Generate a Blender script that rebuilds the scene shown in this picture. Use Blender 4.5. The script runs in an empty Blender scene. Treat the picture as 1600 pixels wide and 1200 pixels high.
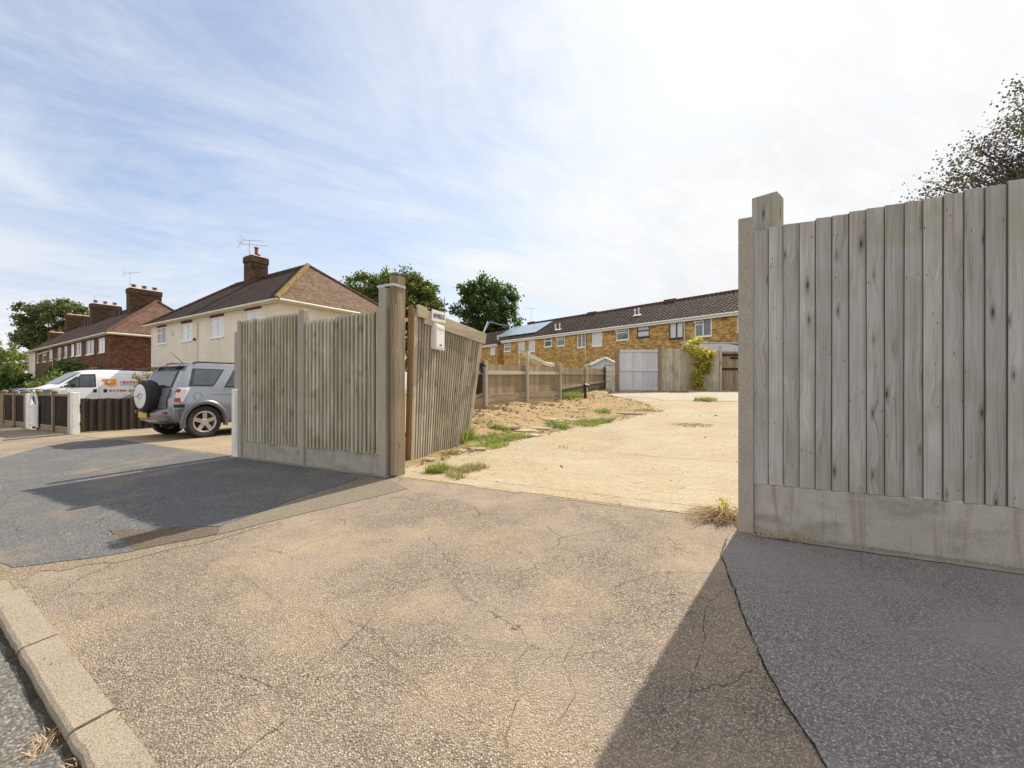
import bpy, math, random
from mathutils import Vector, Matrix, noise as mnoise
random.seed(7)
R = math.radians
F, H, CY = 670.0, 1.1, 608.0          # photograph's focal length in pixels, eye height, horizon row
scene = bpy.context.scene
COL = scene.collection

# ------------------------------------------------------------------ site geometry
def P(u, v, d):                        # a point of the place seen at (u, v), d metres away
    return Vector(((u-800)/F*d, d, H+(CY-v)/F*d))
DR = Vector((.8783, -.4781, 0)); NI = Vector((.4781, .8783, 0)); A0 = Vector((-1.63, 5.46, 0))
UP = Vector((0, 0, 1))
def fs(a, s, z=0.0):                   # a: along the frontage, s: into the yard
    return A0 + DR*a + NI*s + UP*z
def sa(x, y):
    v = Vector((x, y, 0)) - A0
    return v.dot(DR), v.dot(NI)
def lerp(a, b, t): return a+(b-a)*t
def interp(tab, x):
    if x <= tab[0][0]: return tab[0][1]
    for (x0, y0), (x1, y1) in zip(tab, tab[1:]):
        if x <= x1: return lerp(y0, y1, (x-x0)/(x1-x0))
    return tab[-1][1]
def smooth(t): t = max(0, min(1, t)); return t*t*(3-2*t)
YT = [(0, 0), (1.5, .02), (2.7, .06), (5, .2), (7.5, .4), (10, .58), (14, .88), (16, .96), (30, 1.05), (400, 1.2)]
LT = [(0, 0), (3, .03), (8, .15), (30, .45), (400, .6)]
def zpave(s): return .05*s
def zyard(s): return interp(YT, s)
def zleft(s): return interp(LT, s)
def terr(a, s):
    if s < 0: return zpave(s)
    return lerp(zleft(s), zyard(s), smooth((a+1.9)/.4))
def on_plane(u, v, p0, n):             # where the line of sight meets a plane of the place
    d = Vector(((u-800)/F, 1, (CY-v)/F)); o = Vector((0, 0, H))
    return o + d*((p0-o).dot(n)/d.dot(n))
def G(u, v, dz=0):                     # point of the pavement plane
    n = Vector((-.05*NI.x, -.05*NI.y, 1))
    q = on_plane(u, v, A0, n); q.z += dz
    return q
def a_at(u, s):                        # frontage coordinate a of column u on the line s
    r = (u-800)/F; o = fs(0, s)
    return (r*o.y-o.x)/(DR.x-r*DR.y)

# ------------------------------------------------------------------ materials
class Mt:
    def __init__(s, name):
        s.m = bpy.data.materials.new(name); s.m.use_nodes = True
        s.t = s.m.node_tree; s.b = s.t.nodes['Principled BSDF']; s.n = None
        s.tc = s.t.nodes.new('ShaderNodeTexCoord'); s.g = s.t.nodes.new('ShaderNodeNewGeometry')
    def N(s, ty, ins=None, **pr):
        n = s.t.nodes.new('ShaderNode'+ty)
        for k, v in pr.items(): setattr(n, k, v)
        for k, v in (ins or {}).items():
            if isinstance(v, bpy.types.NodeSocket): s.t.links.new(v, n.inputs[k])
            else: n.inputs[k].default_value = v
        return n
    def xyz(s): return s.g.outputs['Position']
    def uv(s): return s.tc.outputs['UV']
    def rnd(s): return s.g.outputs['Random Per Island']
    def mul(s, v, sc): return s.N('VectorMath', {0: v, 1: sc}, operation='MULTIPLY').outputs[0]
    def add(s, v, w): return s.N('VectorMath', {0: v, 1: w}, operation='ADD').outputs[0]
    def cracks(m, c, v, sc, w, col, f0=.5, f1=.62):
        dv = m.N('TexNoise', {'Vector': v, 'Scale': 5.0, 'Detail': 5.0, 'Roughness': .6}).outputs['Color']
        vv = m.add(v, m.mul(dv, (.22, .22, 0)))
        e = m.N('TexVoronoi', {'Vector': vv, 'Scale': sc}, feature='DISTANCE_TO_EDGE', voronoi_dimensions='2D').outputs['Distance']
        k = m.math('MULTIPLY', m.ramp(e, [(w*sc*.4, 1), (w*sc, 0)]), m.ramp(m.noise(v, 1.7, 4, .6), [(f0, 0), (f1, .85)]))
        m.bump(m.math('SUBTRACT', 1.0, k), .6, .006)
        return m.mix(k, c, col)
    def math(s, op, a, b=0.0, c=0.0, clamp=False):
        return s.N('Math', {0: a, 1: b, 2: c}, operation=op, use_clamp=clamp).outputs[0]
    def noise(s, v, sc, det=4, ro=.55, di=0):
        return s.N('TexNoise', {'Vector': v, 'Scale': sc, 'Detail': det, 'Roughness': ro, 'Distortion': di}).outputs['Fac']
    def voro(s, v, sc, out='Distance', feature='F1', rand=1.0):
        return s.N('TexVoronoi', {'Vector': v, 'Scale': sc, 'Randomness': rand}, feature=feature).outputs[out]
    def ramp(s, f, st, interp='LINEAR'):
        n = s.N('ValToRGB', {0: f}); cr = n.color_ramp; cr.interpolation = interp
        while len(cr.elements) < len(st): cr.elements.new(.5)
        for e, (p, c) in zip(cr.elements, st):
            e.position = p
            if not isinstance(c, (tuple, list)): c = (c, c, c)
            e.color = (*c[:3], 1)
        return n.outputs[0]
    def mix(s, f, a, b, bl='MIX'):
        n = s.N('Mix', data_type='RGBA', blend_type=bl)
        for i, v in ((0, f), (6, a), (7, b)):
            if isinstance(v, bpy.types.NodeSocket): s.t.links.new(v, n.inputs[i])
            elif i == 0: n.inputs[0].default_value = v
            else:
                if not isinstance(v, (tuple, list)): v = (v, v, v)
                n.inputs[i].default_value = (*v[:3], 1)
        return n.outputs[2]
    def bump(s, h, st=.5, di=.01):
        n = s.N('Bump', {'Height': h, 'Strength': st, 'Distance': di})
        if s.n is not None: s.t.links.new(s.n, n.inputs['Normal'])
        s.n = n.outputs[0]
        s.t.links.new(s.n, s.b.inputs['Normal'])
    def out(s, col, rough=.8, **kw):
        if not isinstance(rough, bpy.types.NodeSocket) and rough >= .78: kw.setdefault('Specular IOR Level', .12)
        for k, v in {'Base Color': col, 'Roughness': rough, **kw}.items():
            if isinstance(v, bpy.types.NodeSocket): s.t.links.new(v, s.b.inputs[k])
            else:
                if k == 'Base Color': v = (*v[:3], 1)
                s.b.inputs[k].default_value = v
        return s.m

def simple(name, col, rough=.6, var=.15, sc=6, metal=0, bump=0, **kw):
    m = Mt(name); n = m.noise(m.xyz(), sc, 5)
    lo = tuple(c*(1-var) for c in col); hi = tuple(min(1, c*(1+var)) for c in col)
    if bump: m.bump(m.noise(m.xyz(), sc*12, 3), bump, .004)
    return m.out(m.ramp(n, [(.3, lo), (.7, hi)]), rough, Metallic=metal, **kw)

def wood(name, dark, mid, light, green=None, knots=True, sc=1.0, rough=.85, gst=.3, cool=None):
    m = Mt(name); r = m.rnd()
    off = m.N('CombineXYZ', {0: m.math('MULTIPLY', r, 37.7), 1: m.math('MULTIPLY', r, 91.3), 2: m.math('MULTIPLY', r, 13.1)}).outputs[0]
    v = m.add(m.uv(), off)
    kv = m.mul(v, (7.5*sc, 1.9*sc, 1))
    kd = m.N('TexVoronoi', {'Vector': kv, 'Scale': 1.0}, feature='F1', voronoi_dimensions='2D')
    ring = m.math('SUBTRACT', kd.outputs['Distance'], 0)
    warp = m.N('CombineXYZ', {0: m.math('MULTIPLY', m.ramp(ring, [(0, 1), (.3, 0)]), .03 if knots else 0), 1: 0.0, 2: 0.0}).outputs[0]
    v2 = m.add(v, warp)
    g1 = m.noise(m.mul(v2, (95*sc, 2.2*sc, 1)), 1, 4, .6, .4)
    g2 = m.noise(m.mul(v2, (24*sc, .6*sc, 1)), 1, 3, .5, .7)
    g3 = m.noise(m.mul(v2, (9, 1.6, 1)), 1, 3)
    c = m.ramp(g2, [(.3, dark), (.5, mid), (.7, light)])
    c = m.mix(gst*1.9, c, m.ramp(g1, [(.36, tuple(x*.45 for x in dark)), (.5, mid), (.62, light)]))
    crk = m.noise(m.mul(v2, (60*sc, .55*sc, 1)), 1, 2, .5, .3)
    c = m.mix(m.ramp(crk, [(.68, 0), (.72, .8)]), c, tuple(x*.3 for x in dark))
    c = m.mix(.42, c, m.ramp(r, [(0, tuple(x*.66 for x in mid)), (.5, mid), (1, light)]))
    c = m.mix(m.ramp(g3, [(.4, .0), (.75, .35)]), c, dark)
    if cool: c = m.mix(m.ramp(m.noise(m.mul(m.xyz(), (3.5, 3.5, .9)), 1, 4, .6), [(.42, 0), (.6, .5)]), c, cool)
    if green: c = m.mix(m.ramp(m.noise(m.xyz(), 2.3, 4), [(.48, 0), (.68, .55)]), c, green)
    if knots:
        sel = m.math('GREATER_THAN', m.N('SeparateColor', {0: kd.outputs['Color']}).outputs[0], .66)
        var = m.math('MULTIPLY', m.N('SeparateColor', {0: kd.outputs['Color']}).outputs[2], .045)
        k = m.math('MULTIPLY', m.math('MULTIPLY', m.ramp(m.math('ADD', ring, var), [(.04, 1), (.062, 0)]), sel), .7)
        k2 = m.math('MULTIPLY', m.ramp(m.math('ADD', ring, var), [(.06, .6), (.17, 0)]), sel)
        c = m.mix(k2, c, tuple(x*.62 for x in dark))
        nv = m.N('TexVoronoi', {'Vector': m.mul(v, (16, 3.3, 1)), 'Scale': 1.0}, feature='F1', voronoi_dimensions='2D')
        nk = m.math('MULTIPLY', m.math('LESS_THAN', nv.outputs['Distance'], .032), m.math('GREATER_THAN', m.N('SeparateColor', {0: nv.outputs['Color']}).outputs[1], .72))
        c = m.mix(nk, c, (.05, .045, .04))
        c = m.mix(k, c, (.018, .014, .012))
    m.bump(g1, .35, .003)
    m.bump(g2, .25, .004)
    return m.out(c, rough)

def concrete(name, col, var=.25, speck=.6, stain=None, rough=.9):
    m = Mt(name); v = m.xyz()
    c = m.ramp(m.noise(v, 3, 6, .65), [(.3, tuple(x*(1-var) for x in col)), (.7, tuple(x*(1+var*.6) for x in col))])
    f = m.noise(v, 160, 2, .7)
    c = m.mix(speck*.5, c, m.ramp(f, [(.35, tuple(x*.45 for x in col)), (.5, col), (.7, tuple(min(1, x*1.5) for x in col))]))
    pit = m.ramp(m.voro(v, 70), [(.12, 1), (.2, 0)])
    sel = m.ramp(m.noise(v, 11, 3), [(.5, 0), (.6, .6)])
    c = m.mix(m.math('MULTIPLY', pit, sel), c, tuple(x*.35 for x in col))
    if stain:
        s1 = m.noise(m.mul(v, (14, 14, 1.4)), 1, 4, .6, .5)
        c = m.mix(m.ramp(s1, [(.52, 0), (.72, .6)]), c, stain)
        s2 = m.noise(m.mul(v, (3, 3, 5)), 1, 4)
        c = m.mix(m.ramp(s2, [(.5, 0), (.72, .55)]), c, (.13, .13, .07))
    m.bump(f, .45, .004); m.bump(m.noise(v, 25, 4), .3, .006)
    return m.out(c, rough)

def brick(name, c1, c2, c3, mortar, bump=.6, patch=None, row=.075, wid=.225):
    m = Mt(name)
    bt = m.N('TexBrick', {'Vector': m.uv(), 'Scale': 1.0, 'Mortar Size': .006, 'Mortar Smooth': .3, 'Bias': 0.0, 'Brick Width': wid,
             'Row Height': row, 'Color1': (0, 0, 0, 1), 'Color2': (1, 1, 1, 1), 'Mortar': (.5, .5, .5, 1)}, offset=.5)
    cell = m.N('SeparateColor', {0: bt.outputs['Color']}).outputs[0]
    c = m.ramp(cell, [(.1, c1), (.5, c2), (.9, c3)])
    c = m.mix(.35, c, m.ramp(m.noise(m.uv(), 9, 5, .7), [(.35, c1), (.5, c2), (.65, c3)]))
    if patch: c = m.mix(m.ramp(m.noise(m.uv(), 2.2, 5, .7), [(.45, 0), (.62, .7)]), c, patch)
    c = m.mix(bt.outputs['Fac'], c, mortar)
    m.bump(m.math('SUBTRACT', 1.0, bt.outputs['Fac']), bump, .008)
    return m.out(c, .9)

def rooftile(name, c1, c2, c3, lichen=None, row=.1, wid=.17, lf=.62):
    m = Mt(name)
    bt = m.N('TexBrick', {'Vector': m.uv(), 'Scale': 1.0, 'Mortar Size': .005, 'Mortar Smooth': .1, 'Bias': 0.0, 'Brick Width': wid,
             'Row Height': row, 'Color1': (0, 0, 0, 1), 'Color2': (1, 1, 1, 1), 'Mortar': (.5, .5, .5, 1)}, offset=.5)
    cell = m.N('SeparateColor', {0: bt.outputs['Color']}).outputs[0]
    c = m.ramp(cell, [(.05, c1), (.5, c2), (.95, c3)])
    c = m.mix(.5, c, m.ramp(m.noise(m.uv(), 1.1, 6, .7), [(.35, c1), (.65, c3)]))
    if lichen: c = m.mix(m.ramp(m.noise(m.uv(), 5, 6, .75), [(lf-.07, 0), (lf+.06, .8)]), c, lichen)
    c = m.mix(bt.outputs['Fac'], c, tuple(x*.35 for x in c1))
    vv = m.N('SeparateXYZ', {0: m.uv()}).outputs[1]
    saw = m.math('FRACT', m.math('DIVIDE', vv, row))
    m.bump(m.math('SUBTRACT', 1.0, saw), .9, .012); m.bump(cell, .3, .006)
    return m.out(c, .9)

def leaf(name, c1, c2, c3, tr=.3, patch=None):
    m = Mt(name)
    c = m.ramp(m.rnd(), [(0, c1), (.5, c2), (1, c3)])
    c = m.mix(.45, c, m.ramp(m.noise(m.xyz(), .9, 3), [(.35, c1), (.65, c3)]))
    if patch: c = m.mix(m.ramp(m.noise(m.xyz(), .5, 2), [(.52, 0), (.62, .75)]), c, patch)
    m.out(c, .55)
    tl = m.N('BsdfTranslucent', {'Color': c})
    mx = m.N('MixShader', {0: tr, 1: m.b.outputs[0], 2: tl.outputs[0]})
    m.t.links.new(mx.outputs[0], m.t.nodes['Material Output'].inputs[0])
    return m.m

def asphalt(name, cols, cell=85, dust=None, dustf=(.45, .7), fleck=None, bump=.9, rough=.9, big=None, crk=None, spots=None):
    m = Mt(name); v = m.xyz()
    vo = m.N('TexVoronoi', {'Vector': v, 'Scale': float(cell)}, feature='F1')
    rc = m.N('SeparateColor', {0: vo.outputs['Color']}).outputs[0]
    c = m.ramp(rc, [(0, cols[0]), (.25, cols[1]), (.6, cols[2]), (.88, cols[3]), (1, cols[4])])
    e = m.ramp(vo.outputs['Distance'], [(.25, 0), (.62, 1)])
    c = m.mix(m.math('MULTIPLY', e, .75), c, tuple(x*.4 for x in cols[0]))
    fine = m.noise(v, 260, 2, .6)
    c = m.mix(.35, c, m.ramp(fine, [(.35, cols[0]), (.7, cols[3])]))
    bigc = m.noise(v, 1.4, 6, .65)
    c = m.mix(m.ramp(bigc, [(.35, .3), (.5, 0)]), c, cols[1])
    if big: c = m.mix(m.ramp(m.noise(v, .8, 4, .6), [(.45, 0), (.65, .6)]), c, big)
    if dust: c = m.mix(m.ramp(m.noise(v, 1.1, 7, .68), [(dustf[0], 0), (dustf[1], .75)]), c, dust)
    if spots: c = m.mix(m.ramp(m.noise(v, 6.5, 5, .75), [(.56, 0), (.68, .45)]), c, spots)
    if fleck:
        w = m.noise(v, 1.3, 2)
        fl = m.ramp(m.noise(m.mul(v, (26, 46, 30)), 1, 3, .6), [(.66, 0), (.7, 1)])
        c = m.mix(m.math('MULTIPLY', fl, m.ramp(w, [(.42, 0), (.6, .8)])), c, fleck)
    if crk: c = m.cracks(c, v, *crk)
    m.bump(m.math('SUBTRACT', 1.0, vo.outputs['Distance']), bump, .006)
    m.bump(m.noise(v, 30, 4), .35, .01)
    return m.out(c, rough)

# ------------------------------------------------------------------ materials of the place
W_FRONT = wood('weathered_wood', (.21, .188, .16), (.44, .415, .385), (.62, .60, .57), green=(.31, .30, .20), cool=(.43, .435, .455))
W_SLAT = wood('slat_wood', (.20, .17, .12), (.52, .475, .37), (.74, .70, .58), green=(.30, .285, .165))
W_BROWN = wood('brown_wood', (.15, .11, .07), (.34, .27, .19), (.48, .40, .30), green=(.2, .18, .10))
W_YARD = wood('yard_wood', (.12, .09, .06), (.31, .235, .155), (.48, .40, .29))
W_PALE = wood('pale_wood', (.3, .25, .18), (.5, .43, .32), (.62, .55, .43))
W_GATE = wood('gate_wood', (.14, .115, .08), (.37, .325, .25), (.60, .55, .44), green=(.2, .185, .11))
W_DARK_SHADE = wood('dark_wood_gap_shade', (.05, .045, .03), (.11, .10, .065), (.17, .155, .10), knots=False)  # slat-gap shade put into the colour; plain dark wood on the side fence
W_ORANGE = wood('orange_wood', (.13, .07, .025), (.27, .15, .06), (.38, .24, .11))
W_DARK = wood('dark_wood', (.018, .014, .012), (.04, .032, .028), (.075, .062, .052), knots=False)
W_WHITEGREY = wood('painted_wood', (.42, .43, .46), (.62, .63, .67), (.75, .76, .79), knots=False, gst=.2)
CONC = concrete('concrete', (.41, .38, .33), stain=(.26, .24, .17))
CONC_POST = concrete('post_concrete', (.40, .36, .305), speck=1.1)
CONC_STAIN = concrete('stained_concrete', (.45, .42, .375), stain=(.24, .15, .12))
CONC_PALE = concrete('pale_concrete', (.46, .42, .34), speck=.4)
KERB = concrete('kerb_concrete', (.31, .26, .20), speck=1.4)
EDGE = concrete('edging_concrete', (.30, .25, .18), speck=.9)
HAUNCH = concrete('haunch_concrete', (.27, .25, .22), speck=.9)
APRON = concrete('apron_concrete', (.40, .355, .275), speck=.6)
PAVE = asphalt('tan_asphalt', [(.065, .05, .038), (.265, .206, .158), (.425, .342, .268), (.57, .475, .38), (.80, .72, .61)], 128,
               dust=(.52, .40, .25), dustf=(.46, .88), big=(.365, .293, .232), bump=1.0, spots=(.29, .23, .185), crk=(1.5, .004, (.05, .04, .032), .47, .60))
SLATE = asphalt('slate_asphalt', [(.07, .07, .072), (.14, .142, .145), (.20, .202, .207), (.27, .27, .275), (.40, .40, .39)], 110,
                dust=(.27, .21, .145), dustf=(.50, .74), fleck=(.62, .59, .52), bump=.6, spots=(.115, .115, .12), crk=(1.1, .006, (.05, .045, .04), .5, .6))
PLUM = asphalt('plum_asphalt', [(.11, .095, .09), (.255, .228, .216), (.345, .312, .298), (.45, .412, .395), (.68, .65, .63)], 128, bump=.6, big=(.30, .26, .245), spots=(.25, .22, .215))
BROWNP = asphalt('brown_asphalt', [(.08, .06, .045), (.15, .12, .09), (.20, .16, .12), (.25, .2, .15), (.36, .3, .24)], 110, bump=.5,
                 dust=(.22, .15, .08), dustf=(.5, .7))
ROAD = asphalt('road_asphalt', [(.07, .065, .06), (.16, .15, .14), (.24, .23, .21), (.33, .31, .28), (.5, .48, .44)], 80)
STRIP = asphalt('strip_concrete', [(.14, .12, .09), (.23, .2, .15), (.29, .25, .19), (.35, .3, .23), (.42, .37, .3)], 130, bump=.3)
def yard_mat():
    m = Mt('yard_dust'); v = m.xyz()
    c = m.ramp(m.noise(v, .9, 8, .65), [(.3, (.27, .195, .105)), (.5, (.385, .325, .225)), (.7, (.45, .40, .305))])
    c = m.mix(m.ramp(m.noise(m.mul(v, (.6, 1.6, 1)), 1.1, 5, .6), [(.46, 0), (.62, .75)]), c, (.37, .26, .13))
    c = m.mix(.5, c, m.ramp(m.noise(v, 45, 4, .75), [(.34, (.18, .14, .09)), (.5, (.41, .34, .24)), (.66, (.52, .47, .37))]))
    sp = m.ramp(m.voro(v, 22), [(.07, 1), (.11, 0)])
    c = m.mix(m.math('MULTIPLY', sp, m.ramp(m.noise(v, 3, 3), [(.5, 0), (.56, 1)])), c, (.07, .055, .04))
    c = m.mix(m.ramp(m.noise(m.mul(v, (1.2, 3.5, 1)), 2.1, 6, .75), [(.56, 0), (.68, .55)]), c, (.25, .18, .10))
    c = m.cracks(c, v, .8, .006, (.16, .12, .07), .48, .6)
    m.bump(m.noise(v, 60, 5, .7), .6, .010); m.bump(m.noise(v, 7, 5, .6), .6, .04)
    return m.out(c, .95)
YARD = yard_mat()
def soil_mat():
    m = Mt('soil'); v = m.xyz()
    c = m.ramp(m.noise(v, 2.5, 8, .7), [(.3, (.20, .13, .06)), (.5, (.36, .25, .125)), (.72, (.48, .37, .22))])
    c = m.mix(.5, c, m.ramp(m.noise(v, 38, 5, .8), [(.36, (.10, .07, .04)), (.5, (.37, .26, .135)), (.66, (.60, .49, .33))]))
    c = m.mix(m.ramp(m.noise(v, 3.2, 5, .7), [(.54, 0), (.64, .6)]), c, (.19, .18, .07))
    m.bump(m.noise(v, 35, 5, .8), .9, .02); m.bump(m.noise(v, 9, 5, .6), .8, .05)
    return m.out(c, .98)
SOIL = soil_mat()
STONE = simple('stone', (.42, .36, .27), .9, .45, 9, bump=.6)
EARTH = simple('earth', (.22, .19, .11), .95, .4, .8)
DRIVE = asphalt('drive_concrete', [(.2, .15, .1), (.36, .29, .2), (.44, .36, .26), (.5, .42, .31), (.55, .48, .38)], 60, bump=.3, dust=(.4, .3, .18))
def pebbledash():
    m = Mt('pebbledash'); v = m.xyz()
    c = m.ramp(m.noise(v, 14, 5, .8), [(.3, (.70, .62, .51)), (.6, (.92, .86, .75))])
    c = m.mix(m.ramp(m.noise(m.mul(v, (1, 1, .35)), .9, 6, .7), [(.45, 0), (.75, .5)]), c, (.58, .52, .42))
    c = m.mix(m.ramp(m.noise(v, 40, 3, .8), [(.5, 0), (.66, .5)]), c, (.45, .38, .28))
    m.bump(m.noise(v, 22, 3, .8), .9, .03)
    return m.out(c, .95)
DASH = pebbledash()
BRICK_RED = brick('dark_red_brick', (.06, .024, .016), (.15, .062, .038), (.25, .115, .07), (.15, .11, .085))
BRICK_YEL = brick('yellow_brick', (.17, .085, .03), (.56, .35, .11), (.80, .56, .22), (.50, .37, .2), patch=(.22, .12, .04))
BRICK_STACK = brick('stack_brick', (.03, .016, .012), (.09, .042, .026), (.17, .08, .045), (.10, .085, .06), patch=(.12, .1, .06))
BRICK_PIER = brick('pale_block', (.46, .40, .32), (.62, .57, .48), (.74, .70, .62), (.3, .26, .2), row=.11, wid=.3)
TILE_CREAM = rooftile('dark_roof_tiles', (.022, .014, .011), (.04, .026, .021), (.065, .042, .034), lichen=(.10, .07, .04))
TILE_HIP = rooftile('worn_roof_tiles', (.075, .045, .034), (.13, .085, .065), (.2, .14, .11), lichen=(.26, .18, .08), lf=.56)
TILE_RED = rooftile('brown_roof_tiles', (.035, .02, .016), (.065, .038, .03), (.10, .062, .048), lichen=(.15, .11, .07), lf=.64)
TILE_REDHIP = rooftile('red_roof_tiles', (.09, .045, .032), (.145, .08, .058), (.2, .12, .09), lichen=(.26, .2, .14), lf=.63)
def pantile():
    m = Mt('pantile'); v = m.uv()
    c = m.ramp(m.rnd(), [(0, (.018, .013, .012)), (.5, (.04, .028, .026)), (1, (.075, .055, .05))])
    c = m.mix(m.ramp(m.noise(v, 6, 6, .75), [(.45, 0), (.72, .6)]), c, (.13, .09, .07))
    m.bump(m.noise(v, 20, 4), .4, .01)
    return m.out(c, .85)
PANT = pantile()
RIDGE = simple('ridge_tile', (.12, .07, .05), .9, .4, 5)
RIDGE_Y = simple('lichened_ridge', (.20, .14, .055), .95, .6, 7, bump=.7)
LEAD = simple('lead', (.3, .31, .33), .6, .25, 6)
WHITE = simple('white_upvc', (.80, .80, .79), .35, .04, 3)
WHITEP = simple('white_paint', (.74, .74, .72), .5, .1, 5)
CREAMP = simple('cream_gutter', (.68, .64, .54), .5, .12, 5)
REDTR = simple('red_lintel', (.20, .045, .035), .8, .2, 9)
DKFRAME = simple('dark_frame', (.02, .025, .04), .35, .1, 3)
BLACK = simple('black_plastic', (.012, .012, .014), .4, .2, 5)
RUBBER = simple('rubber', (.017, .017, .019), .75, .2, 12)
STEEL = simple('galvanised', (.42, .44, .47), .45, .15, 20, metal=.8)
RUST = simple('rusty_metal', (.09, .05, .03), .8, .4, 15, metal=.4)
TERRA = simple('terracotta', (.27, .095, .05), .8, .2, 8)
GLASS = simple('window_glass', (.15, .18, .21), .04, .25, 1.2, **{'Specular IOR Level': .8})
NET = simple('net_curtain', (.62, .65, .70), .12, .12, 7, **{'Specular IOR Level': .8})
CARGLASS = simple('car_glass', (.045, .06, .07), .05, .3, 2.5, **{'Specular IOR Level': .9})
SILVER = simple('silver_paint', (.29, .305, .34), .22, .03, 2, metal=.55, **{'Coat Weight': .6})
GREYP = simple('grey_paint', (.15, .16, .18), .3, .03, 2, metal=.5, **{'Coat Weight': .5})
CLAD = simple('grey_cladding', (.14, .14, .145), .5, .06, 3)
VANW = simple('van_paint', (.80, .81, .83), .25, .03, 1, **{'Coat Weight': .5})
ALLOY = simple('alloy', (.62, .61, .6), .3, .05, 3, metal=.7)
REDL = simple('red_lens', (.5, .02, .015), .15, .1, 4)
CLEARL = simple('clear_lens', (.7, .7, .72), .12, .1, 4)
YELPL = simple('yellow_plate', (.62, .46, .02), .5, .1, 4)
VRED = simple('red_lettering', (.55, .03, .02), .4, .05, 4)
VORG = simple('orange_lettering', (.85, .16, .01), .4, .05, 4)
VYEL = simple('amber_lettering', (.9, .40, .02), .4, .05, 4)
VGRY = simple('grey_lettering', (.35, .33, .38), .5, .05, 4)
INK = simple('black_lettering', (.02, .02, .025), .6, .05, 4)
PANEL = simple('solar_panel', (.30, .38, .44), .12, .15, 2, **{'Specular IOR Level': 1.0})
FELT = simple('roof_felt', (.13, .13, .145), .9, .2, 3)
CLOTH = simple('pale_cloth', (.72, .66, .52), .9, .15, 3)
BLUE = simple('blue_cord', (.03, .08, .35), .6, .1, 3)
BINBLUE = simple('blue_plastic', (.02, .09, .15), .5, .1, 3)
MAROON = simple('maroon_box', (.22, .05, .06), .6, .1, 3)
STRAW = leaf('straw', (.34, .22, .10), (.55, .39, .19), (.68, .54, .31), .2)
GRASS = leaf('grass_blade', (.11, .18, .02), (.24, .33, .045), (.44, .48, .10), .4, patch=(.48, .42, .15))
DRYG = leaf('dry_grass', (.22, .2, .06), (.36, .33, .12), (.5, .43, .2), .3)
L_DARK = leaf('dark_leaf', (.03, .07, .015), (.075, .14, .03), (.15, .24, .05), .4)
L_OAK = leaf('oak_leaf', (.045, .085, .012), (.11, .175, .028), (.24, .29, .06), .4, patch=(.19, .16, .04))
L_BRONZE = leaf('bronze_leaf', (.05, .085, .02), (.11, .155, .04), (.26, .28, .10), .35)
L_PURPLE = leaf('purple_leaf', (.05, .035, .045), (.09, .065, .075), (.14, .12, .11), .3, patch=(.11, .13, .04))
L_YEL = leaf('yellow_leaf', (.26, .27, .03), (.52, .48, .06), (.72, .62, .13), .45)
L_MID = leaf('mid_leaf', (.06, .10, .015), (.14, .20, .03), (.30, .34, .07), .4)
L_SHRUB = leaf('shrub_leaf', (.06, .07, .015), (.17, .17, .04), (.42, .36, .12), .35)
BARK = simple('bark', (.07, .055, .045), .95, .35, 9, bump=.7)

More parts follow.
